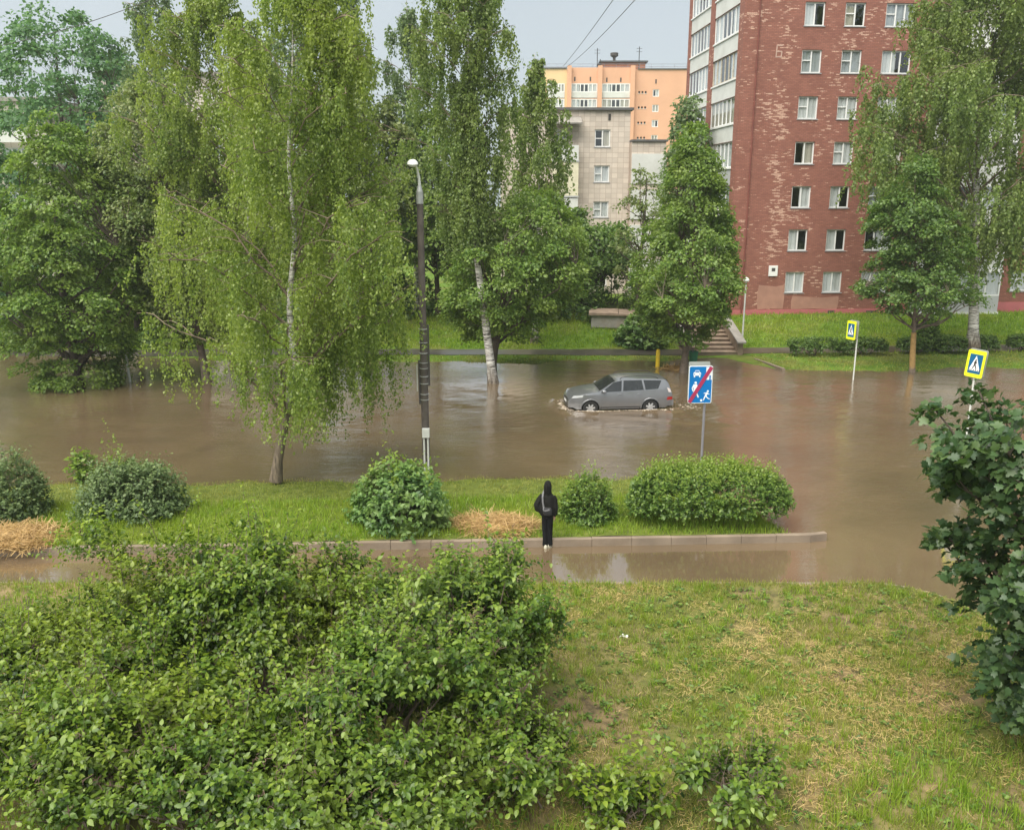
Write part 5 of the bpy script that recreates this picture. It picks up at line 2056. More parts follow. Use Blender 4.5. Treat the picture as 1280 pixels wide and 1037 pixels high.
wire(at_Y(-60, 68, 30), at_Y(230, -18, 30), .25, 'overhead_wire', 'thin dark wire crossing the sky at the upper left', .011)
wire(at_Y(800, -2, 60) + Vector((2, -8, 2)), at_Y(707, 85, 150), .6, 'overhead_wire', 'lower of the two wires running down to the orange block', .03)
wire(at_Y(776, -4, 60) + Vector((1.4, -8, 2)), at_Y(704, 83, 150), .3, 'overhead_wire', 'upper of the two wires running down to the orange block', .03)

# ------------------------------------------------------------------ signs
M['sign_blue'] = plain('sign_blue', (.0, .15, .45), .35, var=.05)
M['sign_teal'] = plain('sign_blue_crossing', (.005, .10, .22), .35, var=.05)
M['sign_white'] = plain('sign_white', (.80, .82, .82), .35, var=.03)
M['sign_yellow'] = plain('sign_yellow', (.72, .78, .02), .35, var=.05)
M['sign_red'] = plain('sign_red', (.36, .03, .09), .4, var=.08)
M['sign_black'] = plain('sign_black', (.025, .022, .02), .5)
M['sign_back'] = plain('sign_back', (.36, .38, .36), .5, .3, var=.1)


def disc(cx, cz, r, n=14):
    return [(cx + r * math.cos(2 * math.pi * i / n), cz + r * math.sin(2 * math.pi * i / n)) for i in range(n)]


def limb(a, b, w0, w1):
    d = Vector((b[0] - a[0], b[1] - a[1]))
    n = Vector((-d.y, d.x)).normalized()
    return [(a[0] + n.x * w0, a[1] + n.y * w0), (a[0] - n.x * w0, a[1] - n.y * w0), (b[0] - n.x * w1, b[1] - n.y * w1), (b[0] + n.x * w1, b[1] + n.y * w1)]


def rrect(x0, z0, x1, z1, r, n=5):
    out = []
    for cx, cz, a0 in ((x1 - r, z1 - r, 0), (x0 + r, z1 - r, 90), (x0 + r, z0 + r, 180), (x1 - r, z0 + r, 270)):
        for i in range(n):
            a = R(a0 + 90 * i / (n - 1))
            out.append((cx + r * math.cos(a), cz + r * math.sin(a)))
    return out


LAYER = [0]


def polys(mb, plist, y):
    for k, p_ in enumerate(plist):
        e = (k % 7) * .0004
        mb.prism(p_, y - .0015 - e, y)


# --- end of residential zone sign
ps = at_Y(876, 600, 25.0)
base = Vector((ps.x, 25.0, vz((ps.x, 25.0))))
W_, H_ = at_Y(890, 480, 25).x - at_Y(860, 480, 25).x, at_Y(875, 457, 25).z - at_Y(875, 503.5, 25).z
zc = at_Y(875, 503.5, 25).z - base.z
sg = empty('road_sign', base, R(3), 'blue and white living zone end sign with a red diagonal bar above the hedge', 'road sign')
xc = at_Y(875, 480, 25).x - base.x
v = MB()
v.tube([(0, .05, -.2), (0, .05, zc + H_ * .95)], .038, 10)
v.build('post', M['metal_grey'], sg, smooth=True)
v = MB()
v.prism(rrect(xc - W_ / 2, zc, xc + W_ / 2, zc + H_, .05), -.03, -.005)
pn = v.build('panel', M['sign_white'], sg)
v = MB()
bx0, bx1, bz0, bz1 = xc - W_ / 2 + .018, xc + W_ / 2 - .018, zc + .018, zc + H_ - .018
v.prism(rrect(bx0, bz0, bx1, bz1, .03), -.033, -.0305)
v.build('blue_field', M['sign_blue'], pn)
S = W_
v = MB()
X = lambda a: xc - W_ / 2 + a * W_
Z = lambda b: zc + b * H_
pl2 = []
# house
pl2 += [[(X(.72), Z(.63)), (X(.965), Z(.63)), (X(.965), Z(.97)), (X(.72), Z(.97))]]
# car
pl2 += [rrect(X(.19), Z(.745), X(.50), Z(.83), .02), [(X(.235), Z(.83)), (X(.27), Z(.885)), (X(.42), Z(.885)), (X(.455), Z(.83))],
        [(X(.21), Z(.70)), (X(.26), Z(.70)), (X(.26), Z(.75)), (X(.21), Z(.75))], [(X(.43), Z(.70)), (X(.48), Z(.70)), (X(.48), Z(.75)), (X(.43), Z(.75))]]
# man
pl2 += [disc(X(.30), Z(.555), .036), limb((X(.285), Z(.515)), (X(.29), Z(.36)), .055, .045), limb((X(.24), Z(.50)), (X(.16), Z(.41)), .018, .014), limb((X(.16), Z(.41)), (X(.20), Z(.33)), .014, .012),
        limb((X(.33), Z(.50)), (X(.40), Z(.42)), .018, .014), limb((X(.27), Z(.37)), (X(.22), Z(.17)), .026, .02), limb((X(.31), Z(.37)), (X(.37), Z(.26)), .026, .02), limb((X(.37), Z(.26)), (X(.44), Z(.16)), .02, .018)]
# child and ball
pl2 += [disc(X(.83), Z(.325), .03), limb((X(.81), Z(.29)), (X(.74), Z(.20)), .03, .026), limb((X(.80), Z(.28)), (X(.66), Z(.27)), .012, .011), limb((X(.80), Z(.27)), (X(.90), Z(.24)), .012, .011),
        limb((X(.75), Z(.20)), (X(.83), Z(.14)), .018, .014), limb((X(.83), Z(.14)), (X(.92), Z(.11)), .014, .012), limb((X(.73), Z(.20)), (X(.66), Z(.08)), .018, .013), disc(X(.57), Z(.08), .035)]
for nm_, i0_, i1_ in (('house_symbol', 0, 1), ('car_symbol', 1, 5), ('adult_symbol', 5, 13), ('child_symbol', 13, len(pl2) - 1), ('ball_symbol', len(pl2) - 1, len(pl2))):
    v = MB()
    polys(v, pl2[i0_:i1_], -.0335)
    v.build(nm_, M['sign_white'], pn)
v = MB()
hw_ = [[(X(.74), Z(.72)), (X(.80), Z(.72)), (X(.80), Z(.80)), (X(.74), Z(.80))], [(X(.85), Z(.86)), (X(.92), Z(.86)), (X(.92), Z(.93)), (X(.85), Z(.93))],
       [(X(.86), Z(.61)), (X(.92), Z(.61)), (X(.92), Z(.75)), (X(.86), Z(.75))], disc(X(.345), Z(.79), .0)[:3]][:3]
hw_ += [[(X(.255), Z(.835)), (X(.28), Z(.872)), (X(.41), Z(.872)), (X(.435), Z(.835))], disc(X(.235), Z(.785), .017), disc(X(.455), Z(.785), .017)]
polys(v, hw_, -.0385)
v.build('pictogram_detail', M['sign_blue'], pn)
v = MB()
v.prism(limb((X(.06), Z(.03)), (X(.94), Z(.97)), .055, .055), -.047, -.0425)
v.build('diagonal_bar', M['sign_red'], pn)
v = MB()
bh0, bh1 = zc + .25, zc + H_ + .10
v.prism(rrect(xc - W_ / 2 + .02, bh0, xc + W_ / 2 - .05, bh1, .04), .10, .12)
v.build('rear_panel', M['sign_back'], sg)
v = MB()
for z in (zc + .2, zc + H_ - .15):
    v.box((-.05, -.004, z), (.05, .098, z + .03))
v.build('bracket', M['metal_grey'], sg)


def crossing_sign(px, ybase_z, Y, xc_, yt, yb_, wpx, yaw, roll, label):
    b = at_Y(px, 500, Y)
    base = Vector((b.x, Y, -.25))
    e = empty('crossing_sign', base, 0, label, 'road sign', 'pedestrian crossing signs')
    z1 = at_Y(xc_, yt, Y).z + .25
    z0 = at_Y(xc_, yb_, Y).z + .25
    xo = at_Y(xc_, (yt + yb_) / 2, Y).x - base.x
    hh = z1 - z0
    ww = hh * .62
    zc = (z0 + z1) / 2
    v = MB()
    v.tube([(0, 0, -.1), (0, 0, z0 - .0), (xo * .6, .02, zc)], [.035, .033, .03], 9)
    v.build('post', M['metal_pale'], e, smooth=True)
    Mx = Matrix.Translation((xo, -.05, zc)) @ Matrix.Rotation(yaw, 4, 'Z') @ Matrix.Rotation(roll, 4, 'Y')
    v = MB()
    v.prism(rrect(-ww / 2, -hh / 2, ww / 2, hh / 2, .05), -.03, 0, Mx)
    pn = v.build('panel', M['sign_yellow'], e)
    bw, bh = ww * .36, hh * .36
    v = MB()
    v.prism(rrect(-bw, -bh, bw, bh, .015), -.034, -.0305, Mx)
    v.build('blue_field', M['sign_teal'], pn)
    v = MB()
    v.prism([(-bw * .88, -bh * .70), (bw * .88, -bh * .70), (0, bh * .86)], -.038, -.0345, Mx)
    v.build('white_triangle', M['sign_white'], pn)
    v = MB()
    s = bh
    man = [disc(.02 * s, .42 * s, .075 * s), limb((.02 * s, .34 * s), (-.02 * s, -.08 * s), .085 * s, .07 * s), limb((.03 * s, .28 * s), (.17 * s, .04 * s), .035 * s, .028 * s),
           limb((-.02 * s, .28 * s), (-.14 * s, .05 * s), .035 * s, .028 * s), limb((0, -.05 * s), (.19 * s, -.52 * s), .055 * s, .04 * s), limb((-.03 * s, -.05 * s), (-.2 * s, -.5 * s), .055 * s, .04 * s)]
    man += [limb((x_ * s, -.66 * s), (x_ * s + .05 * s, -.56 * s), .045 * s, .04 * s) for x_ in (-.5, -.3, -.08, .12, .32, .5)]
    for k, p_ in enumerate(man):
        v.prism(p_, -.041 - k * .0003, -.0385, Mx)
    v.build('walking_figure', M['sign_black'], pn)
    # second panel on the other side of the post
    Mb = Matrix.Translation((xo, -.05, zc + .02)) @ Matrix.Rotation(yaw, 4, 'Z') @ Matrix.Translation((0, .13, 0)) @ Matrix.Rotation(roll, 4, 'Y')
    v = MB()
    v.prism(rrect(-ww / 2, -hh / 2, ww / 2, hh / 2, .05), 0, .03, Mb)
    v.build('rear_panel', M['sign_back'], e)
    return e


crossing_sign(1064, 0, 40.9, 1064, 401, 424, 14, R(-66), R(0), 'small distant pedestrian crossing sign with yellow border by the far hedge')
crossing_sign(1214, 0, 28.0, 1218.5, 437.5, 471, 28, R(-46), R(4.5), 'nearer tilted pedestrian crossing sign with yellow border above the near maple')

# ------------------------------------------------------------------ car
M['car_paint'] = plain('car_paint_grey', (.25, .255, .265), .28, .65, var=.05, spec=.5)
M['car_paint'].node_tree.nodes['Principled BSDF'].inputs['Coat Weight'].default_value = 1.0
M['car_glass'] = plain('car_glass', (.02, .022, .022), .03, var=.2, spec=.6, IOR=1.6)
M['car_black'] = plain('car_black_plastic', (.02, .02, .02), .5)
M['chrome'] = plain('chrome', (.7, .7, .7), .15, .9)
M['rim'] = plain('alloy_rim', (.62, .62, .62), .3, .6)
M['headlight'] = plain('headlight_lens', (.62, .64, .66), .08, .3)
M['taillight'] = plain('tail_lens_red', (.35, .015, .01), .15)
M['taillight_clear'] = plain('tail_lens_clear', (.65, .58, .55), .15)
M['plate'] = plain('number_plate', (.7, .7, .68), .5)

XS_T = [-2.32, -2.30, -2.22, -2.13, -2.04, -1.94, -1.6, -1.2, -.6, -.1, .2, .42, .62, .82, 1.0, 1.2, 1.5, 1.8, 2.0, 2.15, 2.25, 2.32]
ZT_T = [.70, .92, 1.15, 1.40, 1.575, 1.625, 1.655, 1.67, 1.685, 1.665, 1.60, 1.50, 1.38, 1.25, 1.155, 1.125, 1.085, 1.03, .985, .93, .85, .66]


def z_top(x):
    return float(np.interp(x, XS_T, ZT_T))


def z_belt(x):
    return min(1.06 - .045 * x, z_top(x) - .05)


AX_F, AX_R, WR = 1.37, -1.30, .345


def z_bot(x):
    z = .30 + (.07 if x > 2.0 or x < -2.05 else 0)
    for c in (AX_F, AX_R):
        d = abs(x - c)
        if d < .41:
            z = max(z, .33 + math.sqrt(.41 ** 2 - d * d) * 1.02)
    return z


def plan(x):
    if x > 1.5:
        t = (x - 1.5) / .82
        return 1 - .30 * t ** 2.4
    if x < -1.6:
        t = (-1.6 - x) / .72
        return 1 - .14 * t ** 2.2
    return 1.0


def Wd(x, z):
    w0 = .90 * plan(x)
    zb = 1.06 - .045 * x
    if z <= zb:
        s = (z - .3) / .75
        return w0 * (.955 + .06 * math.sin(min(max(s, 0), 1) * math.pi * .8))
    s = (z - zb) / .62
    return w0 * (.955 + .06 * math.sin(.8 * math.pi)) * (1 - .235 * s ** 1.15)


stx = sorted(set([-2.32, 2.32] + list(np.round(np.linspace(-2.28, 2.28, 47), 3)) + [AX_F + s * d for s in (-1, 1) for d in (.405, .39, .34, .27, .18, .09)] + [AX_R + s * d for s in (-1, 1) for d in (.405, .39, .34, .27, .18, .09)] + [AX_F, AX_R]))
car_root = empty('parked_car', (CARP.x, CARP.y, -.20), CAR_YAW, 'grey SUV driving through deep flood water with roof rails', 'car')
car_root.name = 'car'
car_root.scale = (.93, .93, .90)
v = MB()
prof = []
for x in stx:
    zt, zb, z0 = z_top(x), z_belt(x), z_bot(x)
    zb = max(zb, z0 + .03)
    row = []
    for k in range(7):
        z = z0 + (zb - z0) * k / 6
        row.append((x, Wd(x, z), z))
    zs_ = zt - .045
    for k in range(1, 6):
        z = zb + max(zs_ - zb, .004) * k / 5
        row.append((x, Wd(x, z), z))
    we = row[-1][1]
    for k in range(1, 7):
        y = we * (1 - k / 6)
        zz = zt - .045 * (1 - (1 - (y / we) ** 2.6)) if we else zt
        row.append((x, y, zz))
    full = row + [(p_[0], -p_[1], p_[2]) for p_ in row[-2::-1]]
    prof.append(full)
nr_ = len(prof[0])
vs = [p_ for r_ in prof for p_ in r_]
fs = [(i * nr_ + j, i * nr_ + j + 1, (i + 1) * nr_ + j + 1, (i + 1) * nr_ + j) for i in range(len(prof) - 1) for j in range(nr_ - 1)]
fs.append(tuple(range(nr_)))
fs.append(tuple((len(prof) - 1) * nr_ + j for j in range(nr_ - 1, -1, -1)))
# dark inner floor so that the arches are closed
v.add(vs, fs)
v.build('body', M['car_paint'], car_root, smooth=True)
v = MB()
v.box((-2.0, -.72, .34), (2.0, .72, .62))
v.build('underbody', M['car_black'], car_root)


def patch(mb, quad, s, off=.006, nu=10, nv=5):
    """bilinear patch in (x,z) laid on the car side s=+1/-1"""
    (x0, z0), (x1, z1), (x2, z2), (x3, z3) = quad

    def fn(a, b):
        x = (x0 * (1 - a) + x1 * a) * (1 - b) + (x3 * (1 - a) + x2 * a) * b
        z = (z0 * (1 - a) + z1 * a) * (1 - b) + (z3 * (1 - a) + z2 * a) * b
        return (x, s * (Wd(x, z) + off), z)
    mb.grid(fn, nu, nv)


for s in (1, -1):
    for nm, quad in (('front_window', [(.93, 1.07), (.02, 1.11), (-.02, 1.565), (.33, 1.50)]), ('rear_window', [(-.06, 1.115), (-.98, 1.15), (-.90, 1.575), (-.10, 1.57)]),
                     ('quarter_window', [(-1.06, 1.155), (-1.62, 1.19), (-1.78, 1.545), (-.98, 1.575)])):
        v = MB()
        patch(v, quad, s, .007)
        v.build(nm, M['car_glass'], car_root, smooth=True)
    for nm, quad in (('front_door', [(.86, .40), (-.05, .40), (-.05, 1.07), (.95, 1.03)]), ('rear_door', [(-.065, .40), (-.88, .40), (-1.0, 1.11), (-.065, 1.07)])):
        v = MB()
        patch(v, quad, s, .005, 14, 9)
        d = v.build(nm, M['car_paint'], car_root, smooth=True)
        hx_ = .10 if nm == 'front_door' else -.78
        v = MB()
        w_ = s * (Wd(hx_, .98) + .03)
        v.tube([(hx_ + .09, w_ - s * .02, .975), (hx_ + .05, w_, .98), (hx_ - .05, w_, .985), (hx_ - .09, w_ - s * .02, .985)], .014, 6)
        v.build('handle', M['car_paint'], d, smooth=True)
    v = MB()
    patch(v, [(.95, .36), (-.88, .36), (-.88, .395), (.92, .395)], s, .012, 12, 2)
    v.build('sill_strip', M['car_black'], car_root)
    # mirror
    v = MB()
    wy = s * (Wd(.78, 1.1) + .10)
    v.lathe([(.02, -.1), (.085, -.07), (.10, 0), (.09, .06), (.03, .09)], 10, Matrix.Translation((.80, wy, 1.13)) @ Matrix.Rotation(R(90), 4, 'Y') @ Matrix.Scale(.8, 4, (1, 0, 0)))
    v.tube([(.78, s * Wd(.78, 1.08), 1.08), (.79, wy, 1.09)], .025, 6)
    v.build('mirror', M['car_paint'], car_root, smooth=True)
    # roof rail
    v = MB()
    ry = lambda x: s * (Wd(x, z_top(x) - .045) - .06)
    v.tube([(x, ry(x), z_top(x) + dz) for x, dz in ((.05, -.02), (-.02, .04), (-.3, .055), (-.9, .055), (-1.4, .05), (-1.55, .03), (-1.65, -.03))], .018, 6)
    v.build('roof_rail', M['car_black'], car_root, smooth=True)
    # lights
    v = MB()
    patch(v, [(2.20, .80), (1.72, .88), (1.70, .97), (2.12, .92)], s, .008, 8, 4)
    v.build('headlight', M['headlight'], car_root, smooth=True)
    v = MB()
    patch(v, [(-2.10, 1.02), (-2.24, 1.0), (-2.16, 1.17), (-2.03, 1.22)], s, .008, 6, 4)
    v.build('tail_light', M['taillight_clear'], car_root, smooth=True)
    v = MB()
    patch(v, [(-2.02, .66), (-2.30, .66), (-2.30, .80), (-2.06, .80)], s, .009, 6, 4)
    v.build('tail_reflector', M['taillight'], car_root, smooth=True)
    for c in (AX_F, AX_R):
        v = MB()
        pts = []
        for k in range(15):
            a = math.pi * (-.02 + 1.04 * k / 14)
            x, z = c + .42 * math.cos(a), .335 + .425 * math.sin(a)
            pts.append((x, s * (Wd(x, min(z, 1.0)) + .004), z))
        v.tube(pts, .032, 6)
        v.build('wheel_arch', M['car_paint'], car_root, smooth=True)
        yw = s * .79
        Mw = Matrix.Translation((c, yw, WR))
        v = MB()
        v.lathe([(.21, -.10), (.30, -.115), (.335, -.09), (WR, -.05), (WR, .05), (.335, .09), (.30, .115), (.21, .10), (.21, 0), (.02, 0)] , 28, Mw, axis='y', cap=False)
        wo = v.build('wheel', M['black_rubber'], car_root, smooth=True)
        v = MB()
        yo = s * .085
        v.lathe([(.235, yo - .01), (.245, yo + .012 * s), (.215, yo + .012 * s), (.205, yo - .03 * s)], 28, Mw, axis='y', cap=False)
        v.lathe([(.065, yo - .04 * s), (.06, yo + .015 * s), (.0, yo + .018 * s)], 14, Mw, axis='y')
        for k in range(7):
            a = 2 * math.pi * k / 7 + .3
            d1 = Vector((math.cos(a), 0, math.sin(a)))
            pz = Vector((-math.sin(a), 0, math.cos(a))) * .042
            p0_, p1_ = d1 * .05, d1 * .222
            y0_, y1_ = yo - .02 * s, yo + .008 * s
            v.add([p0_ - pz + Vector((0, y0_, 0)), p1_ - pz * .8 + Vector((0, y0_, 0)), p1_ + pz * .8 + Vector((0, y0_, 0)), p0_ + pz + Vector((0, y0_, 0)),
                   p0_ - pz + Vector((0, y1_, 0)), p1_ - pz * .8 + Vector((0, y1_, 0)), p1_ + pz * .8 + Vector((0, y1_, 0)), p0_ + pz + Vector((0, y1_, 0))],
                  [(0, 3, 2, 1), (4, 5, 6, 7), (0, 1, 5, 4), (1, 2, 6, 5), (2, 3, 7, 6), (3, 0, 4, 7)], Mw)
        v.build('rim', M['rim'], wo, smooth=True)
v = MB()
def wsf(a, b):
    x = .97 - .70 * b
    we = Wd(x, z_top(x) - .05) - .07
    y = we * (2 * a - 1)
    return (x + .004, y, z_top(x) - .045 * abs(y / (we + .07)) ** 2.6 + .008)
v.grid(wsf, 12, 8)
v.build('windscreen', M['car_glass'], car_root, smooth=True)
v = MB()
def rwf(a, b):
    x = -2.06 - .14 * (1 - b)
    we = Wd(x, z_top(x) - .05) - .12
    y = we * (2 * a - 1)
    return (x - .012, y, z_top(x) - .045 * abs(y / (we + .12)) ** 2.6 + .002)
v.grid(rwf, 8, 5)
v.build('tail_window', M['car_glass'], car_root, smooth=True)
v = MB()
v.box((2.315, -.42, .62), (2.335, .42, .74))
v.box((2.30, -.5, .40), (2.335, .5, .56))
v.build('grille', M['car_black'], car_root, bevel=.01)
v = MB()
v.box((2.337, -.26, .52), (2.347, .26, .63))
v.build('number_plate', M['plate'], car_root)
v = MB()
v.tube([(2.33, -.42, .765), (2.338, 0, .77), (2.33, .42, .765)], .014, 6)
v.build('grille_bar', M['chrome'], car_root, smooth=True)
v = MB()
v.box((-2.38, -.78, .36), (-2.2, .78, .64))
v.build('rear_bumper', M['car_paint'], car_root, bevel=.05)

# ------------------------------------------------------------------ person
pp = at_z(684, 685, -.01)
PX = Matrix.Translation((pp.x, pp.y + .05, -.022))
M['cloth_black'] = plain('hoodie_black', (.009, .009, .008), .9, var=.35, scale=5, bump=.5, bscale=14, spec=.2)
M['cloth_black_b'] = plain('trousers_black', (.006, .0065, .008), .9, var=.3, scale=6, bump=.4, bscale=16, spec=.2)
M['bag_black'] = plain('bag_fabric', (.016, .016, .018), .7, var=.3)
M['strap_grey'] = plain('strap_webbing', (.12, .12, .125), .7, var=.15)
M['shoe'] = plain('shoe_white', (.62, .58, .46), .6, var=.15, scale=12)
M['sole'] = plain('shoe_sole', (.55, .53, .42), .6)
M['skin'] = plain('skin', (.33, .19, .14), .6, var=.06)
HT = 1.74
per = bpy.data.objects.new('tmp', None)
# local frame: person faces +y (away from the camera), slightly turned to the right


def ell_ring(c, rx, ry, n=20, yaw=0.0, tilt=0.0):
    out = []
    for i in range(n):
        a = 2 * math.pi * i / n
        x, y = rx * math.cos(a), ry * math.sin(a)
        x, y = x * math.cos(yaw) - y * math.sin(yaw), x * math.sin(yaw) + y * math.cos(yaw)
        out.append((c[0] + x, c[1] + y, c[2] + tilt * x))
    return out


def loft(mb, rings):
    n = len(rings[0])
    vs = [p_ for r_ in rings for p_ in r_]
    fs = [(i * n + j, i * n + (j + 1) % n, (i + 1) * n + (j + 1) % n, (i + 1) * n + j) for i in range(len(rings) - 1) for j in range(n)]
    fs.append(tuple(range(n - 1, -1, -1)))
    fs.append(tuple((len(rings) - 1) * n + j for j in range(n)))
    mb.add(vs, fs)


def remesh(o, vox=.014, sm=6):
    m = o.modifiers.new('join', 'REMESH')
    m.mode = 'VOXEL'
    m.voxel_size = vox
    m.use_smooth_shade = True
    s = o.modifiers.new('soft', 'SMOOTH')
    s.factor = .5
    s.iterations = sm
    return o


# body (one continuous figure, mostly covered by clothes)
bb = MB()
loft(bb, [ell_ring((0, 0, .90), .15, .11), ell_ring((0, 0, 1.0), .16, .115), ell_ring((0, 0, 1.2), .15, .11), ell_ring((0, 0, 1.36), .18, .11), ell_ring((0, 0, 1.42), .12, .08)])
loft(bb, [ell_ring((0, .0, 1.40), .06, .06), ell_ring((.0, .015, 1.5), .055, .06)])
loft(bb, [ell_ring((0, .02, 1.48), .045, .06), ell_ring((0, .03, 1.52), .068, .085), ell_ring((0, .025, 1.60), .078, .098), ell_ring((0, .02, 1.67), .070, .088), ell_ring((0, .015, 1.72), .03, .04)])
bb.tube([(0, .12, 1.575), (0, .135, 1.60)], [.016, .010], 8)
for s in (1, -1):
    bb.tube([(s * .07, .01, .93), (s * .07, .02, .5), (s * .065, 0, .08)], [.08, .055, .04], 12)
    bb.tube([(s * .078, .02, 1.59), (s * .086, .012, 1.61)], [.02, .016], 8)
bb.tube([(.17, 0, 1.37), (.20, -.01, 1.10), (.205, .02, .84)], [.055, .042, .032], 10)
bb.tube([(-.17, 0, 1.37), (-.30, -.05, 1.12), (-.16, .12, .98)], [.055, .042, .034], 10)
# right hand hanging, five fingers
bb.tube([(.205, .02, .845), (.206, .025, .80), (.206, .03, .765)], [.028, .036, .030], 10)
for k, (dy, ln) in enumerate(((-.026, .058), (-.009, .068), (.009, .072), (.026, .066))):
    bb.tube([(.206, .03 + dy, .775), (.203, .032 + dy, .745 - ln * .3), (.196, .036 + dy, .745 - ln * .75)], [.011, .0095, .008], 7)
bb.tube([(.200, .055, .815), (.192, .075, .785), (.188, .082, .755)], [.013, .011, .008], 7)
# left hand at the pocket
bb.tube([(-.16, .12, .98), (-.11, .14, .965), (-.08, .145, .96)], [.03, .036, .03], 10)
for k in range(4):
    bb.tube([(-.085, .145, .985 - .017 * k), (-.05, .15, .98 - .017 * k), (-.025, .143, .975 - .017 * k)], [.011, .0095, .008], 7)
bb.tube([(-.13, .145, 1.0), (-.10, .155, 1.02), (-.075, .155, 1.03)], [.013, .011, .008], 7)
body = bb.build('person', M['skin'], None, smooth=True)
remesh(body, .009, 3)
body.matrix_world = PX @ Matrix.Rotation(R(-12), 4, 'Z') @ Matrix.Diagonal((.82, .86, 1, 1))
tag(body, 'person in black hooded jacket and trousers standing at the kerb, seen from behind', 'person')

hd = MB()
loft(hd, [ell_ring((-.01, 0, .86), .205, .15), ell_ring((-.01, -.005, .93), .235, .172), ell_ring((-.01, -.01, 1.08), .235, .178), ell_ring((0, -.012, 1.24), .225, .165),
          ell_ring((0, -.01, 1.36), .215, .135), ell_ring((0, 0, 1.43), .14, .11), ell_ring((0, .01, 1.47), .10, .10)])
# sleeves
hd.tube([(.16, 0, 1.36), (.215, -.01, 1.28), (.245, -.02, 1.1), (.235, .0, .93), (.215, .02, .86)], [.085, .088, .080, .072, .05], 14)
hd.tube([(-.15, 0, 1.37), (-.235, -.03, 1.27), (-.335, -.06, 1.12), (-.31, -.03, 1.03), (-.20, .09, .96)], [.085, .092, .088, .085, .06], 14)
hd.tube([(-.30, -.04, 1.10), (-.20, -.02, 1.02), (-.12, 0, .98)], [.10, .11, .10], 14)
# hood
loft(hd, [ell_ring((0, -.005, 1.42), .13, .12), ell_ring((0, -.01, 1.48), .115, .125), ell_ring((0, -.005, 1.56), .118, .135), ell_ring((0, 0, 1.64), .115, .13), ell_ring((0, .01, 1.71), .09, .105), ell_ring((0, .015, 1.755), .045, .055)])
hood = hd.build('hooded_jacket', M['cloth_black'], None, smooth=True)
remesh(hood, .013, 8)
hood.parent = body
tr_ = MB()
loft(tr_, [ell_ring((0, 0, .98), .165, .125), ell_ring((0, 0, .90), .17, .13), ell_ring((0, 0, .80), .165, .125)])
for s, fx, fy in ((1, .075, .04), (-1, -.055, -.03)):
    tr_.tube([(s * .078, 0, .86), (s * .08, .005, .70), (s * .077, .01 + fy * .4, .48), (fx, fy * .8, .25), (fx, fy, .075)], [.098, .094, .083, .078, .086], 16)
trs = tr_.build('trousers', M['cloth_black_b'], None, smooth=True)
remesh(trs, .012, 4)
trs.parent = body
for s, fx, fy, yaw in ((1, .075, .04, -38), (-1, -.055, -.03, 20)):
    Ms = Matrix.Translation((fx, fy, 0)) @ Matrix.Rotation(R(yaw), 4, 'Z')
    sh = MB()

    def sring(y, wx, z0, z1, n=14):
        return [Ms @ Vector((wx * math.cos(2 * math.pi * i / n), y, z0 + (z1 - z0) * (.5 + .5 * math.sin(2 * math.pi * i / n)))) for i in range(n)]
    loft(sh, [sring(-.10, .02, .03, .08), sring(-.09, .038, .025, .115), sring(-.03, .044, .025, .125), sring(.04, .045, .025, .10), sring(.11, .049, .025, .075), sring(.165, .044, .025, .058), sring(.19, .02, .025, .045)])
    so2 = sh.build('shoe', M['shoe'], body, smooth=True)
    sh = MB()
    loft(sh, [[Ms @ Vector((x * 1.06, y, z)) for x, y in [(.0, -.108), (.034, -.095), (.042, -.04), (.044, .03), (.052, .11), (.045, .165), (.0, .2), (-.045, .165), (-.052, .11), (-.044, .03), (-.042, -.04), (-.034, -.095)]] for z in (.0, .028)])
    sh.build('sole', M['sole'], so2)
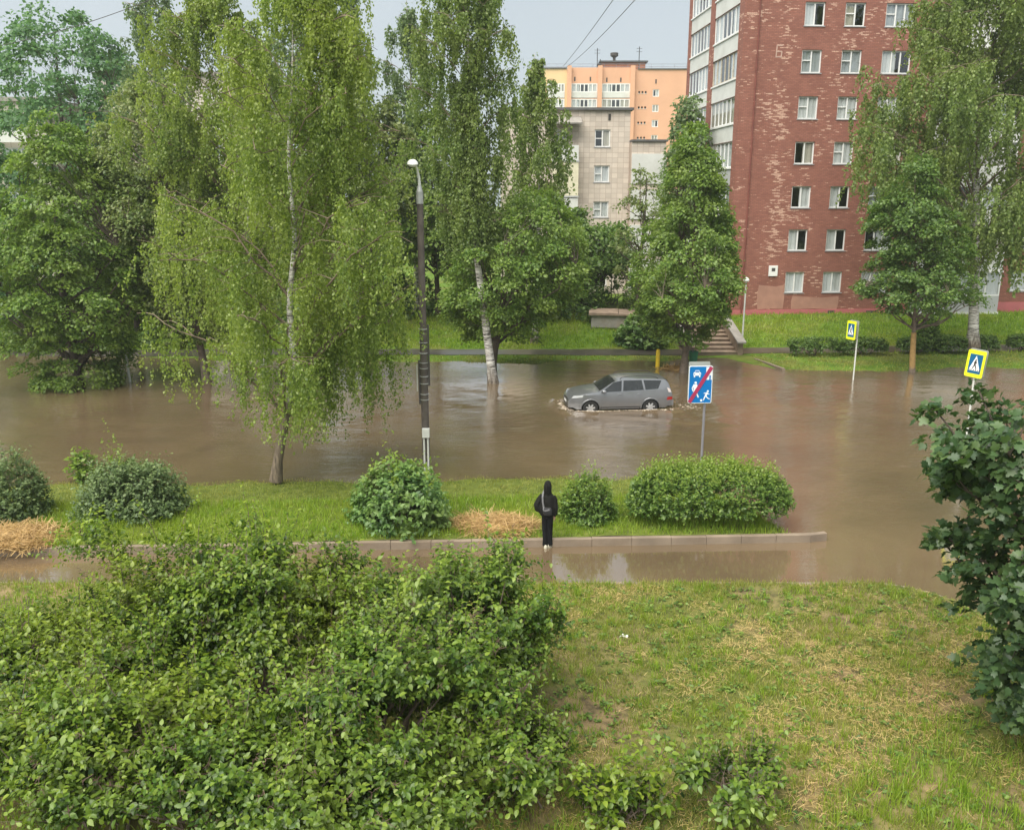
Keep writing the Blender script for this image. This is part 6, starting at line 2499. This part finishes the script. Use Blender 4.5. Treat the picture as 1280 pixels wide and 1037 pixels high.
# sling bag on the back: strap from the left shoulder to the right hip
bg_ = empty('sling_bag', PX @ Vector((0, 0, 0)), R(-12), 'small black sling bag with grey strap worn across the back of the person', 'bag')
bg_.scale = (.82, .86, 1)
v = MB()
loft(v, [ell_ring((.035, -.205, .93), .10, .035), ell_ring((.035, -.215, .97), .135, .05), ell_ring((.035, -.215, 1.08), .135, .05), ell_ring((.035, -.205, 1.125), .11, .035)])
v.build('pouch', M['bag_black'], bg_, smooth=True, bevel=.0)


def strap(pts, w_, t_=.006):
    v = MB()
    pts = [Vector(p_) for p_ in pts]
    nn = Vector((0, -1, .05)).normalized()
    vs = []
    for i, p_ in enumerate(pts):
        d = (pts[min(i + 1, len(pts) - 1)] - pts[max(0, i - 1)]).normalized()
        sdv = d.cross(nn).normalized() * w_
        nrm_ = sdv.cross(d).normalized() * t_
        vs += [p_ - sdv - nrm_, p_ + sdv - nrm_, p_ + sdv + nrm_, p_ - sdv + nrm_]
    fs = []
    for i in range(len(pts) - 1):
        for j in range(4):
            fs.append((i * 4 + j, i * 4 + (j + 1) % 4, i * 4 + 4 + (j + 1) % 4, i * 4 + 4 + j))
    fs += [(0, 1, 2, 3), (len(vs) - 4, len(vs) - 1, len(vs) - 2, len(vs) - 3)]
    v.add(vs, fs)
    return v.build('strap', M['strap_grey'], bg_, smooth=False)


strap([(-.11, .02, 1.50), (-.125, -.10, 1.455), (-.125, -.165, 1.38), (-.11, -.195, 1.25), (-.085, -.205, 1.14), (-.07, -.225, 1.10)], .024)
strap([(-.08, -.262, 1.115), (-.07, -.272, 1.075), (-.03, -.274, 1.06), (.04, -.274, 1.075), (.11, -.268, 1.10)], .020)


# ------------------------------------------------------------------ groups of like things
GROUPS = {'weeping_birch': 'birches around the flooded road', 'maple_tree': 'maples around the flooded road', 'linden_tree': 'lindens around the flooded road',
          'bank_tree': 'trees on the far bank', 'bank_shrub': 'shrubs on the far bank', 'lilac_bush': 'lilac bushes in the foreground', 'round_shrub': 'rounded shrubs',
          'overhead_wire': 'overhead wires', 'panel_apartment_block': 'pale panel blocks', 'brick_apartment_block': 'brick apartment blocks'}
for o in sc.objects:
    k = o.name.split('.')[0]
    if o.parent is None and k in GROUPS and 'group' not in o:
        o['group'] = GROUPS[k]
